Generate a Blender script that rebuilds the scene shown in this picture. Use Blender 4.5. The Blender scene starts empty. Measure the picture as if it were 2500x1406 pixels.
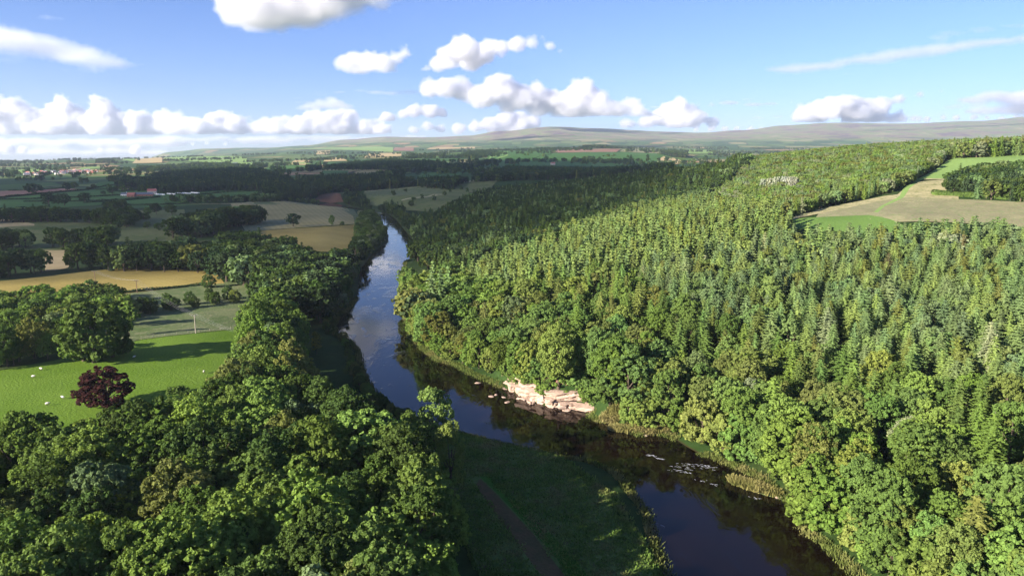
import bpy, math, random
import numpy as np
from mathutils import Vector, Matrix, noise as mnoise

# ------------------------------------------------------------------ camera, sky, sun, exposure
sc = bpy.context.scene
COL = sc.collection
PITCH = math.radians(10.2)
CAM_Z = 80.0
cam = bpy.data.objects.new('camera', bpy.data.cameras.new('camera'))
COL.objects.link(cam)
sc.camera = cam
cam.location = (0, 0, CAM_Z)
cam.rotation_euler = (math.pi / 2 - PITCH, 0, 0)
cam.data.sensor_width = 36
cam.data.lens = 36 * 1750 / 2500
cam.data.clip_start = 1
cam.data.clip_end = 90000

SUN_EL = math.radians(21)
SUN_H = Vector((-0.84, -0.54, 0)).normalized()
world = bpy.data.worlds.new('World')
sc.world = world
world.use_nodes = True
wt = world.node_tree
sky = wt.nodes.new('ShaderNodeTexSky')
sky.sky_type = 'NISHITA'
sky.sun_disc = False
sky.sun_elevation = SUN_EL
sky.sun_rotation = math.atan2(SUN_H.x, SUN_H.y)
sky.altitude = 200
sky.air_density = 1.0
sky.dust_density = 0.25
sky.ozone_density = 4.0
tintn = wt.nodes.new('ShaderNodeMix')
tintn.data_type = 'RGBA'
tintn.blend_type = 'MULTIPLY'
tintn.inputs[0].default_value = 1.0
tintn.inputs[7].default_value = (0.78, 0.86, 1.25, 1)
wt.links.new(sky.outputs[0], tintn.inputs[6])
wt.links.new(tintn.outputs[2], wt.nodes['Background'].inputs[0])
wt.nodes['Background'].inputs[1].default_value = 0.050

sun = bpy.data.objects.new('sun', bpy.data.lights.new('sun', 'SUN'))
COL.objects.link(sun)
sun.data.energy = 5.0
sun.data.angle = math.radians(0.53)
sun.data.color = (1.0, 0.90, 0.76)
sv = Vector((SUN_H.x * math.cos(SUN_EL), SUN_H.y * math.cos(SUN_EL), math.sin(SUN_EL)))
sun.rotation_euler = sv.to_track_quat('Z', 'Y').to_euler()

vs = sc.view_settings
vs.view_transform = 'Standard'
vs.look = 'None'
vs.exposure = 1.7
vs.gamma = 1
sc.cycles.max_bounces = 10
sc.cycles.diffuse_bounces = 2
sc.cycles.transmission_bounces = 2
sc.cycles.glossy_bounces = 2
sc.cycles.volume_bounces = 7
sc.cycles.volume_max_steps = 96
sc.cycles.volume_step_rate = 1.5
sc.cycles.use_denoising = True

RNG = np.random.default_rng(7)

# ------------------------------------------------------------------ terrain heights
RIVER_R = [(-184.6, 1065.2), (-149.3, 937.3), (-121.3, 812.1), (-101.4, 727.3), (-82.4, 611.6), (-81.3, 593.2), (-83.9, 559.4), (-76.7, 498.4), (-70.1, 449.0), (-60.9, 402.3), (-56.9, 366.1), (-49.1, 337.4), (-46.3, 318.7), (-39.5, 300.6), (-29.9, 279.4), (-22.3, 273.0), (-14.5, 259.9), (-7.4, 250.4), (-0.3, 241.0), (5.5, 231.9), (10.8, 226.1), (20.9, 222.6), (25.2, 221.0), (25.1, 213.3), (31.2, 208.7), (37.6, 199.5), (39.9, 202.0), (46.7, 199.5), (51.8, 187.2), (56.3, 182.0), (63.6, 170.9), (64.4, 161.9), (67.4, 155.3), (63.8, 145.5), (66.3, 138.7), (66.9, 132.5)]
RIVER_L = [(-214.4, 1107.1), (-182.6, 969.7), (-157.2, 867.6), (-131.4, 759.0), (-121.8, 698.0), (-120.1, 642.9), (-118.4, 590.7), (-112.1, 527.2), (-108.3, 502.0), (-90.9, 410.9), (-89.0, 377.4), (-90.9, 363.1), (-86.4, 336.5), (-80.9, 318.7), (-73.1, 310.5), (-66.0, 294.5), (-59.3, 268.5), (-50.6, 242.8), (-38.2, 219.9), (-26.3, 208.7), (-18.3, 202.0), (-4.9, 193.3), (7.5, 186.4), (20.8, 179.9), (26.3, 172.9), (28.2, 163.6), (30.2, 152.1), (29.7, 142.0), (29.7, 128.4)]
RIVER_R = [(-330.0, 1330.0), (-262.0, 1200.0)] + RIVER_R + [(70.0, 112.0), (76.0, 80.0), (84.0, 30.0), (90.0, -60.0), (95.0, -300.0)]
RIVER_L = [(-372.0, 1310.0), (-300.0, 1180.0)] + RIVER_L + [(31.0, 112.0), (34.0, 80.0), (40.0, 30.0), (46.0, -60.0), (48.0, -300.0)]
RIVER = np.array(RIVER_R + RIVER_L[::-1])

def seg_dist(px, py, poly, closed=True):
    P = np.asarray(poly, float)
    Q = np.roll(P, -1, 0)
    if not closed:
        P, Q = P[:-1], Q[:-1]
    best = np.full(px.shape, 1e18)
    for (ax, ay), (bx, by) in zip(P, Q):
        dx, dy = bx - ax, by - ay
        t = np.clip(((px - ax) * dx + (py - ay) * dy) / (dx * dx + dy * dy + 1e-9), 0, 1)
        best = np.minimum(best, (px - ax - t * dx) ** 2 + (py - ay - t * dy) ** 2)
    return np.sqrt(best)

def inside(px, py, poly):
    P = np.asarray(poly, float)
    Q = np.roll(P, -1, 0)
    r = np.zeros(px.shape, bool)
    for (ax, ay), (bx, by) in zip(P, Q):
        if ay == by:
            continue
        c = ((ay > py) != (by > py)) & (px < (bx - ax) * (py - ay) / (by - ay) + ax)
        r ^= c
    return r

def sstep(a, b, x):
    t = np.clip((x - a) / (b - a), 0, 1)
    return t * t * (3 - 2 * t)

CTRL = np.array([
    (-300, -300, 8), (0, -300, 6), (300, -300, 60), (-300, 50, 7), (-100, 50, 6), (0, 50, 5), (-100, 150, 6), (-300, 150, 7), (-40, 200, 5),
    (-200, 300, 6), (-500, 300, 9), (-100, 400, 5), (-300, 500, 7), (-700, 500, 10), (-200, 700, 7),
    (-500, 800, 9), (-900, 800, 12), (-200, 1000, 7), (-500, 1200, 9), (-1100, 1200, 12), (-300, 1500, 12), (-900, 1500, 12),
    (120, -100, 12), (120, 50, 12), (160, 50, 22), (250, 50, 42), (400, 50, 60), (111, 145, 13), (160, 222, 23), (214, 300, 32), (240, 350, 38),
    (300, 250, 46), (400, 200, 58), (217, 400, 49), (169, 430, 44.5), (299, 420, 53.7), (291, 520, 62), (402, 640, 80), (464, 650, 82),
    (600, 640, 88), (600, 300, 66), (315, 850, 78), (291, 1000, 67), (230, 1150, 53), (157, 1100, 37), (34, 1200, 13), (-43, 1500, 37),
    (-130, 1200, 22), (39, 450, 25), (26, 300, 14), (56, 650, 22), (77, 900, 25), (64, 250, 16), (111, 300, 25), (128, 500, 34),
    (180, 700, 37), (199, 550, 48), (190, 850, 46), (-20, 500, 9), (-40, 700, 8), (-60, 900, 9), (500, 900, 92), (450, 1200, 80),
    (700, 1100, 95), (0, 1000, 12), (20, 1350, 20), (200, 1500, 46), (500, 1600, 80), (90, 200, 10), (900, 200, 80), (900, 900, 98)], float)

def _ker(d):
    return d
_D = np.hypot(CTRL[:, None, 0] - CTRL[None, :, 0], CTRL[:, None, 1] - CTRL[None, :, 1])
_M = np.block([[_ker(_D), np.ones((len(CTRL), 1))], [np.ones((1, len(CTRL))), np.zeros((1, 1))]])
_W = np.linalg.solve(_M, np.append(CTRL[:, 2], 0))

FAR_PX = np.array([-900, 0, 350, 430, 520, 650, 760, 850, 950, 1050, 1150, 1220, 1340, 1450, 1600, 1700, 1800, 1900, 2020, 2200, 2350, 2500, 3400], float)
FAR_ROWS = [
    (1300, {-900: 12, 0: 11, 400: 10, 800: 12, 950: 20, 1200: 25, 1600: 48, 2000: 78, 2500: 96, 3400: 110}),
    (1700, {-900: 14, 0: 12, 400: 14, 800: 24, 1100: 38, 1300: 40, 1450: 42, 1600: 50, 2000: 75, 2500: 98, 3400: 120}),
    (2300, {-900: 18, 0: 15, 400: 20, 600: 34, 800: 36, 1000: 44, 1200: 48, 1450: 44, 1600: 50, 2000: 75, 2500: 100, 3400: 130}),
    (3000, {-900: 25, 0: 22, 400: 30, 600: 40, 800: 48, 1000: 62, 1200: 68, 1450: 66, 1700: 66, 2000: 85, 2500: 110, 3400: 140}),
    (3600, {-900: 33, 0: 30, 400: 40, 800: 62, 1000: 80, 1200: 90, 1450: 96, 1600: 100, 1700: 88, 2000: 100, 2500: 120, 3400: 150}),
    (4600, {-900: 48, 0: 44, 400: 58, 800: 86, 1000: 108, 1200: 122, 1450: 146, 1600: 142, 1750: 110, 2000: 118, 2500: 140, 3400: 180}),
    (5400, {-900: 58, 0: 55, 300: 76, 400: 84, 800: 104, 1200: 128, 1450: 148, 1600: 138, 1750: 122, 2500: 160, 3400: 190}),
    (6600, {-900: 62, 0: 60, 300: 74, 500: 98, 800: 140, 1200: 165, 1450: 175, 2000: 170, 2500: 200, 3400: 220}),
    (8500, {-900: 60, 0: 58, 300: 66, 500: 110, 800: 190, 1200: 225, 1450: 245, 2000: 260, 2500: 290, 3400: 300}),
    (10500, {-900: 40, 0: 40, 380: 40, 520: 160, 650: 190, 760: 240, 950: 330, 1150: 350, 1340: 450, 1600: 400, 1800: 430, 2200: 520, 2500: 600, 3400: 700}),
    (12500, {-900: 40, 0: 40, 385: 40, 430: 190, 520: 244, 650: 264, 760: 310, 850: 400, 950: 450, 1050: 437, 1150: 458, 1220: 535, 1340: 608, 1450: 582, 1600: 544, 1700: 522, 1800: 568, 1900: 636, 2020: 675, 2200: 665, 2350: 710, 2500: 794, 3400: 900}),
    (15500, {-900: 30, 0: 30, 400: 30, 650: 120, 1200: 300, 2500: 500, 3400: 600}),
    (22000, {-900: 10, 3400: 100}),
]
_FY = np.array([r[0] for r in FAR_ROWS], float)
_FT = np.array([np.interp(FAR_PX, sorted(r[1]), [r[1][k] for k in sorted(r[1])]) for r in FAR_ROWS])

def far_height(X, Y):
    Yc = np.clip(Y, 1300, 22000)
    px = np.clip(1250 + 1750 * X / Yc, -900, 3400)
    iy = np.clip(np.searchsorted(_FY, Yc) - 1, 0, len(_FY) - 2)
    t = (np.log(Yc) - np.log(_FY[iy])) / (np.log(_FY[iy + 1]) - np.log(_FY[iy]))
    t = np.where(iy >= 9, t * t * (3 - 2 * t), t)
    ix = np.clip(np.searchsorted(FAR_PX, px) - 1, 0, len(FAR_PX) - 2)
    s = (px - FAR_PX[ix]) / (FAR_PX[ix + 1] - FAR_PX[ix])
    s = s * s * (3 - 2 * s)
    a = _FT[iy, ix] * (1 - s) + _FT[iy, ix + 1] * s
    b = _FT[iy + 1, ix] * (1 - s) + _FT[iy + 1, ix + 1] * s
    return a * (1 - t) + b * t

def wob(X, Y, L, seed=0.0):
    a = np.sin(X / L + 1.3 * np.sin(Y / L * 0.7 + seed)) * np.cos(Y / L * 0.9 + 1.1 * np.sin(X / L * 0.6 + 2 + seed))
    b = np.sin(X / L * 2.3 + seed + Y / L * 1.1) * np.cos(Y / L * 2.1 - X / L * 0.7)
    return a * 0.7 + b * 0.3

CLIFF = [(-0.9, 242.8), (5.5, 231.9), (10.8, 226.1), (20.9, 222.6), (25.4, 220.7)]

def height(X, Y):
    X = np.asarray(X, float)
    Y = np.asarray(Y, float)
    near = np.full(X.shape, _W[-1])
    for (cx, cy, _), w in zip(CTRL, _W[:-1]):
        near = near + w * np.hypot(X - cx, Y - cy)
    near = np.clip(near, 2.5, 110)
    k = sstep(1250, 1700, Y)
    h = near * (1 - k) + far_height(X, Y) * k
    h = h + wob(X, Y, 60, 1) * np.clip((h - 6) * 0.03, 0, 1.2) + wob(X, Y, 420, 3) * np.clip((Y - 1500) / 600, 0, 5) * np.clip(1 - (Y - 9000) / 3000, 0.2, 1)
    h = h + wob(X, Y, 900, 5) * 16 * sstep(8000, 11000, Y) * np.clip((h - 120) / 150, 0, 1) + wob(X, Y, 330, 6) * 5 * sstep(8000, 11000, Y) * np.clip((h - 120) / 150, 0, 1)
    m = (Y < 1400) & (Y > -310) & (X > -600) & (X < 300)
    if m.any():
        xs, ys = X[m], Y[m]
        d = seg_dist(xs, ys, RIVER)
        ins = inside(xs, ys, RIVER)
        hh = h[m]
        dc = seg_dist(xs, ys, CLIFF, False)
        bank = 0.9 * sstep(0, 3.0, d) + 0.3
        land = bank + (hh - 1.2) * sstep(1, 70, d) + np.where(xs > -60, 0, 0)
        land = np.maximum(land, np.where((dc < 22), 7.5 * sstep(1.0, 4.5, d) * (1 - sstep(6, 22, dc)), 0))
        h = h.copy()
        h[m] = np.where(ins, -0.1 - 2.3 * sstep(0, 7, d), land)
    return h

# ------------------------------------------------------------------ helpers
def grow(a, b, step, rate):
    out = [a]
    while out[-1] < b:
        out.append(out[-1] + step)
        step *= rate
    return out

xr = grow(110, 16000, 3, 1.027)
xs_ = sorted([-v - 20 for v in xr] + list(np.arange(-127.5, 110, 2.5)) + xr)
ys_ = sorted(list(np.arange(-300, 60, 20.0)) + list(np.arange(60, 480, 3.0)) + grow(480, 19000, 3.5, 1.0145))
GX = np.array(sorted(set(xs_)))
GY = np.array(sorted(set(ys_)))
GXX, GYY = np.meshgrid(GX, GY)
GZ = height(GXX.ravel(), GYY.ravel()).reshape(GXX.shape)

def gz(x, y):
    """terrain mesh height at world points (bilinear in the terrain's own cells)"""
    x = np.asarray(x, float)
    y = np.asarray(y, float)
    i = np.clip(np.searchsorted(GX, x) - 1, 0, len(GX) - 2)
    j = np.clip(np.searchsorted(GY, y) - 1, 0, len(GY) - 2)
    s = (x - GX[i]) / (GX[i + 1] - GX[i])
    t = (y - GY[j]) / (GY[j + 1] - GY[j])
    return (GZ[j, i] * (1 - s) + GZ[j, i + 1] * s) * (1 - t) + (GZ[j + 1, i] * (1 - s) + GZ[j + 1, i + 1] * s) * t

def mesh_np(name, V, F, mats=(), smooth=False, midx=None):
    """V (n,3); F list of (m,k) index arrays (k may differ between arrays)"""
    me = bpy.data.meshes.new(name)
    V = np.asarray(V, np.float32)
    if not isinstance(F, (list, tuple)):
        F = [F]
    F = [np.asarray(f, np.int32) for f in F if len(f)]
    me.vertices.add(len(V))
    me.vertices.foreach_set('co', V.ravel())
    loops = np.concatenate([f.ravel() for f in F])
    tot = np.concatenate([np.full(len(f), f.shape[1], np.int32) for f in F])
    st = np.concatenate([[0], np.cumsum(tot)[:-1]]).astype(np.int32)
    me.loops.add(len(loops))
    me.loops.foreach_set('vertex_index', loops)
    me.polygons.add(len(tot))
    me.polygons.foreach_set('loop_start', st)
    me.polygons.foreach_set('loop_total', tot)
    me.polygons.foreach_set('use_smooth', np.full(len(tot), smooth))
    if midx is not None:
        me.polygons.foreach_set('material_index', np.asarray(midx, np.int32))
    for m in mats:
        me.materials.append(m)
    me.update(calc_edges=True)
    return me

def put(name, me, parent=None, loc=(0, 0, 0), rz=0.0, label=None, cat=None, group=None, kind=None):
    o = bpy.data.objects.new(name, me)
    COL.objects.link(o)
    o.location = loc
    o.rotation_euler = (0, 0, rz)
    if parent is not None:
        o.parent = parent
    tag(o, label, cat, group, kind)
    return o

def tag(o, label=None, cat=None, group=None, kind=None):
    if label: o['label'] = label
    if cat: o['category'] = cat
    if group: o['group'] = group
    if kind: o['kind'] = kind
    return o

class Geo:
    """collects vertices and faces of several shapes into one mesh"""
    def __init__(s):
        s.V, s.F, s.M, s.n = [], [], [], 0
    def add(s, V, F, m=0):
        V = np.asarray(V, float).reshape(-1, 3)
        F = np.asarray(F, int)
        s.V.append(V); s.F.append(F + s.n); s.M.append(np.full(len(F), m)); s.n += len(V)
    def box(s, c, d, rz=0.0, m=0):
        x, y, z = d[0] / 2, d[1] / 2, d[2] / 2
        v = np.array([(a * x, b * y, q * z) for q in (-1, 1) for a, b in ((-1, -1), (1, -1), (1, 1), (-1, 1))])
        ca, sa = math.cos(rz), math.sin(rz)
        v = np.stack([v[:, 0] * ca - v[:, 1] * sa, v[:, 0] * sa + v[:, 1] * ca, v[:, 2]], 1) + np.array(c)
        s.add(v, [(0, 3, 2, 1), (4, 5, 6, 7), (0, 1, 5, 4), (1, 2, 6, 5), (2, 3, 7, 6), (3, 0, 4, 7)], m)
    def tube(s, pts, rad, n=7, m=0, cap=True):
        pts = np.asarray(pts, float)
        rings = []
        for i, p in enumerate(pts):
            d = pts[min(i + 1, len(pts) - 1)] - pts[max(i - 1, 0)]
            d = d / (np.linalg.norm(d) + 1e-9)
            a = np.cross(d, (0.3, 0.1, 1.0) if abs(d[2]) < .9 else (1, 0, 0))
            a /= np.linalg.norm(a)
            b = np.cross(d, a)
            th = np.arange(n) * 2 * np.pi / n
            rings.append(p + rad[i] * (np.cos(th)[:, None] * a + np.sin(th)[:, None] * b))
        V = np.concatenate(rings)
        F = []
        for i in range(len(pts) - 1):
            for k in range(n):
                F.append((i * n + k, i * n + (k + 1) % n, (i + 1) * n + (k + 1) % n, (i + 1) * n + k))
        s.add(V, F, m)
    def mesh(s, name, mats, smooth=False):
        by = {}
        order_m = []
        Fs = []
        for f, m in zip(s.F, s.M):
            Fs.append(f); order_m.append(m)
        return mesh_np(name, np.concatenate(s.V), Fs, mats, smooth, np.concatenate(order_m))

# ------------------------------------------------------------------ material helpers
def new_mat(name):
    m = bpy.data.materials.new(name)
    m.use_nodes = True
    nt = m.node_tree
    nt.nodes.clear()
    o = nt.nodes.new('ShaderNodeOutputMaterial')
    return m, nt, o

def ramp(nt, fac, stops, interp='LINEAR'):
    r = nt.nodes.new('ShaderNodeValToRGB')
    r.color_ramp.interpolation = interp
    e = r.color_ramp.elements
    while len(e) < len(stops):
        e.new(0.5)
    for k, (p, c) in enumerate(stops):
        e[k].position = p
        e[k].color = (*c, 1)
    nt.links.new(fac, r.inputs[0])
    return r.outputs[0]

def tex_noise(nt, vec, scale, detail=4, rough=.55, dist=0.0):
    n = nt.nodes.new('ShaderNodeTexNoise')
    n.inputs['Scale'].default_value = scale
    n.inputs['Detail'].default_value = detail
    n.inputs['Roughness'].default_value = rough
    n.inputs['Distortion'].default_value = dist
    nt.links.new(vec, n.inputs['Vector'])
    return n.outputs[0]

def mixc(nt, fac, a, b, mode='MIX'):
    m = nt.nodes.new('ShaderNodeMix')
    m.data_type = 'RGBA'
    m.blend_type = mode
    for sock, v in ((m.inputs[0], fac), (m.inputs[6], a), (m.inputs[7], b)):
        if isinstance(v, bpy.types.NodeSocket):
            nt.links.new(v, sock)
        elif isinstance(v, (int, float)):
            sock.default_value = v
        else:
            sock.default_value = (*v, 1)
    return m.outputs[2]

def mathn(nt, op, a, b=0.0, c=0.0, clamp=False):
    m = nt.nodes.new('ShaderNodeMath')
    m.operation = op
    m.use_clamp = clamp
    for i, v in enumerate((a, b, c)):
        if isinstance(v, bpy.types.NodeSocket):
            nt.links.new(v, m.inputs[i])
        else:
            m.inputs[i].default_value = v
    return m.outputs[0]

def geom_pos(nt):
    g = nt.nodes.new('ShaderNodeNewGeometry')
    return g.outputs['Position'], g

def principled(nt, out, rough=.9, spec=.15):
    p = nt.nodes.new('ShaderNodeBsdfPrincipled')
    p.inputs['Roughness'].default_value = rough
    p.inputs['Specular IOR Level'].default_value = spec
    nt.links.new(p.outputs[0], out.inputs[0])
    return p

def bump(nt, h, strength, dist):
    b = nt.nodes.new('ShaderNodeBump')
    b.inputs['Strength'].default_value = strength
    b.inputs['Distance'].default_value = dist
    nt.links.new(h, b.inputs['Height'])
    return b.outputs[0]

def simple_mat(name, c, rough=.85, var=.25, scale=2.0, spec=.2):
    m, nt, o = new_mat(name)
    p = principled(nt, o, rough, spec)
    tc = nt.nodes.new('ShaderNodeTexCoord')
    n = tex_noise(nt, tc.outputs['Object'], scale, 4)
    col = ramp(nt, n, [(.3, tuple(v * (1 - var) for v in c)), (.7, tuple(min(1, v * (1 + var)) for v in c))])
    nt.links.new(col, p.inputs['Base Color'])
    return m

# grass / earth land cover; fields have the colours they have by day
def field_mat(name, c1, c2, scale=.05, fine=.6, stripes=None, c3=None):
    m, nt, o = new_mat(name)
    pos, _ = geom_pos(nt)
    p = principled(nt, o, .95, .05)
    n1 = tex_noise(nt, pos, scale, 5, .6)
    n2 = tex_noise(nt, pos, fine, 3, .6)
    col = ramp(nt, n1, [(.35, c1), (.65, c2)])
    if c3:
        n3 = tex_noise(nt, pos, scale * 3.1, 4, .7, 1.0)
        col = mixc(nt, mathn(nt, 'MULTIPLY_ADD', n3, 6, -3.1, True), col, c3)
    if stripes:
        ang, per, amt = stripes
        mp = nt.nodes.new('ShaderNodeMapping')
        mp.inputs['Rotation'].default_value = (0, 0, ang)
        nt.links.new(pos, mp.inputs[0])
        w = nt.nodes.new('ShaderNodeTexWave')
        w.inputs['Scale'].default_value = 1 / per * .3141
        w.inputs['Distortion'].default_value = .6
        w.inputs['Detail'].default_value = 1
        w.inputs['Detail Scale'].default_value = .3
        nt.links.new(mp.outputs[0], w.inputs[0])
        col = mixc(nt, mathn(nt, 'MULTIPLY', w.outputs[0], amt), col, tuple(v * .45 for v in c1))
    col = mixc(nt, mathn(nt, 'MULTIPLY_ADD', n2, 1.4, -.35, True), mixc(nt, .35, col, (0, 0, 0)), col)
    nt.links.new(col, p.inputs['Base Color'])
    nt.links.new(bump(nt, n2, .6, .5), p.inputs['Normal'])
    return m

def ground_material():
    m, nt, o = new_mat('ground')
    pos, _ = geom_pos(nt)
    p = principled(nt, o, .95, .05)
    sep = nt.nodes.new('ShaderNodeSeparateXYZ')
    nt.links.new(pos, sep.inputs[0])
    n1 = tex_noise(nt, pos, .02, 6, .6)
    n2 = tex_noise(nt, pos, .5, 4, .6)
    grass = ramp(nt, n1, [(.3, (.022, .050, .012)), (.55, (.04, .075, .02)), (.7, (.075, .085, .032))])
    # patchwork of far fields, each with a colour of its own and a dark hedge round it
    mp = nt.nodes.new('ShaderNodeMapping')
    mp.inputs['Scale'].default_value = (.0052, .0030, 0)
    mp.inputs['Rotation'].default_value = (0, 0, .35)
    dn = nt.nodes.new('ShaderNodeTexNoise')
    dn.inputs['Scale'].default_value = .002
    nt.links.new(pos, dn.inputs[0])
    va = nt.nodes.new('ShaderNodeVectorMath'); va.operation = 'MULTIPLY_ADD'
    nt.links.new(dn.outputs['Color'], va.inputs[0]); va.inputs[1].default_value = (220, 220, 0)
    nt.links.new(pos, va.inputs[2])
    nt.links.new(va.outputs[0], mp.inputs[0])
    vor = nt.nodes.new('ShaderNodeTexVoronoi')
    vor.voronoi_dimensions = '2D'
    vor.distance = 'CHEBYCHEV'
    vor.inputs['Scale'].default_value = 1
    nt.links.new(mp.outputs[0], vor.inputs[0])
    sc3 = nt.nodes.new('ShaderNodeSeparateColor')
    nt.links.new(vor.outputs['Color'], sc3.inputs[0])
    patch = ramp(nt, sc3.outputs[0], [(0, (.06, .13, .03)), (.22, (.10, .18, .04)), (.42, (.045, .10, .03)), (.58, (.14, .20, .06)), (.74, (.30, .27, .11)), (.84, (.07, .13, .04)), (.93, (.36, .24, .12))], 'CONSTANT')
    vd = nt.nodes.new('ShaderNodeTexVoronoi')
    vd.voronoi_dimensions = '2D'
    vd.feature = 'DISTANCE_TO_EDGE'
    vd.inputs['Scale'].default_value = 1
    nt.links.new(mp.outputs[0], vd.inputs[0])
    edge = mathn(nt, 'MULTIPLY_ADD', vd.outputs[0], -22, 1.3, True)
    patch = mixc(nt, edge, patch, (.02, .035, .015))
    rough = tex_noise(nt, pos, .012, 5, .65)
    patch = mixc(nt, mathn(nt, 'MULTIPLY_ADD', rough, 8, -4.8, True), patch, (.03, .055, .022))
    fy = mathn(nt, 'MULTIPLY_ADD', sep.outputs[1], 1 / 500, -2.6, True)
    col = mixc(nt, fy, grass, patch)
    # moorland on the fells
    mn = tex_noise(nt, pos, .0022, 8, .62, .6)
    moor = ramp(nt, mn, [(.38, (.15, .105, .125)), (.46, (.28, .225, .15)), (.53, (.15, .21, .08)), (.62, (.34, .29, .18))])
    hz = mathn(nt, 'MULTIPLY_ADD', mn, 150, sep.outputs[2])
    hf = mathn(nt, 'MULTIPLY_ADD', hz, 1 / 70, -5.0, True)
    col = mixc(nt, hf, col, moor)
    # bed and muddy margin of the river below the water line
    bed = mathn(nt, 'MULTIPLY_ADD', sep.outputs[2], -3, .9, True)
    col = mixc(nt, bed, col, (.045, .028, .014))
    col = mixc(nt, mathn(nt, 'MULTIPLY_ADD', n2, 1.4, -.35, True), mixc(nt, .4, col, (0, 0, 0)), col)
    nt.links.new(col, p.inputs['Base Color'])
    nt.links.new(bump(nt, n2, .5, .6), p.inputs['Normal'])
    return m

M_ground = ground_material()
nx, ny = len(GX), len(GY)
idx = np.arange(nx * ny).reshape(ny, nx)
quads = np.stack([idx[:-1, :-1], idx[:-1, 1:], idx[1:, 1:], idx[1:, :-1]], -1)
cut = int(np.searchsorted(GY, 7600))
allV = np.stack([GXX.ravel(), GYY.ravel(), GZ.ravel()], 1)
put('ground', mesh_np('ground', allV[:(cut + 1) * nx], quads[:cut].reshape(-1, 4), [M_ground], True), kind='structure')
put('hills', mesh_np('hills', allV[cut * nx:], (quads[cut:] - cut * nx).reshape(-1, 4), [M_ground], True), kind='structure')

# ------------------------------------------------------------------ river water
def water_material():
    m, nt, o = new_mat('river_water')
    pos, _ = geom_pos(nt)
    p = principled(nt, o, .035, .40)
    p.inputs['IOR'].default_value = 1.33
    mp = nt.nodes.new('ShaderNodeMapping')
    mp.inputs['Rotation'].default_value = (0, 0, .25)
    mp.inputs['Scale'].default_value = (.9, .38, 1)
    nt.links.new(pos, mp.inputs[0])
    a = tex_noise(nt, mp.outputs[0], .8, 4, .6, .4)
    b = tex_noise(nt, mp.outputs[0], .16, 3, .6, .6)
    ripple = mathn(nt, 'MULTIPLY_ADD', b, 10, -5.6, True)
    h = mathn(nt, 'MULTIPLY_ADD', mathn(nt, 'MULTIPLY', a, mathn(nt, 'MULTIPLY_ADD', ripple, 1.6, .35)), 1.0, mathn(nt, 'MULTIPLY', b, .5))
    nt.links.new(bump(nt, h, .22, .30), p.inputs['Normal'])
    c = ramp(nt, tex_noise(nt, pos, .03, 4, .6), [(.35, (.0015, .0012, .001)), (.65, (.0065, .003, .0016))])
    nt.links.new(c, p.inputs['Base Color'])
    return m
M_water = water_material()
rl = np.array(RIVER_L); rr = np.array(RIVER_R)
def resample(P, n):
    P = np.asarray(P, float)
    s = np.concatenate([[0], np.cumsum(np.hypot(*np.diff(P, axis=0).T))])
    t = np.linspace(0, s[-1], n)
    return np.stack([np.interp(t, s, P[:, 0]), np.interp(t, s, P[:, 1])], 1)
NW = 220
# the two banks widened so that the sheet runs a little under the land
A = resample(rl, NW); B = resample(rr, NW)
d = (A - B) / np.linalg.norm(A - B, axis=1)[:, None]
A2 = A + d * 7; B2 = B - d * 7
T = np.linspace(0, 1, 14)
W = A2[:, None, :] * (1 - T[None, :, None]) + B2[:, None, :] * T[None, :, None]
V = np.concatenate([W.reshape(-1, 2), np.zeros((NW * 14, 1))], 1)
ii = np.arange(NW * 14).reshape(NW, 14)
put('river', mesh_np('river', V, np.stack([ii[:-1, :-1], ii[:-1, 1:], ii[1:, 1:], ii[1:, :-1]], -1).reshape(-1, 4), [M_water], True), kind='structure')

# ------------------------------------------------------------------ fields, tracks (sheets that follow the terrain)
F_pasture = field_mat('pasture_grass', (.105, .19, .018), (.145, .24, .03), .03, 1.2)
F_green = field_mat('green_grass', (.05, .125, .028), (.08, .175, .04), .01, .3)
F_dull = field_mat('rough_grass', (.09, .135, .045), (.17, .20, .09), .06, .8, c3=(.22, .22, .12))
F_stubble = field_mat('stubble', (.32, .25, .07), (.43, .34, .105), .02, .9, (0.55, 5.0, .25))
F_stubble2 = field_mat('barley_stubble', (.31, .27, .11), (.39, .34, .15), .02, .9, (2.75, 7.0, .22))
F_plough = field_mat('ploughed_earth', (.26, .15, .10), (.32, .19, .13), .01, .3)
F_tan = field_mat('ripe_crop', (.45, .36, .17), (.55, .42, .22), .01, .2)
F_moorfield = field_mat('rough_moor_grass', (.12, .15, .05), (.19, .20, .075), .02, .3, c3=(.075, .14, .03))
F_heath = field_mat('faded_heath', (.24, .225, .13), (.31, .29, .16), .10, .7, c3=(.17, .25, .085))
F_pale = field_mat('dry_pale_grass', (.32, .30, .15), (.46, .41, .23), .08, .7, c3=(.12, .16, .05))
F_bright = field_mat('bright_green_grass', (.11, .20, .045), (.15, .25, .06), .02, 1.0)
F_lime = field_mat('light_green_meadow', (.21, .33, .09), (.25, .37, .11), .01, .5)
F_track = field_mat('red_earth_track', (.10, .085, .035), (.14, .095, .045), .3, 1.5)
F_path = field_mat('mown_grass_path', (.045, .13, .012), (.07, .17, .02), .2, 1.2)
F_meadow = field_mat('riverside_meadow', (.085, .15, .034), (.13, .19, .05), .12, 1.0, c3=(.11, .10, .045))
F_scar = field_mat('red_earth_scar', (.17, .085, .05), (.22, .12, .07), .05, .4)

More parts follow.
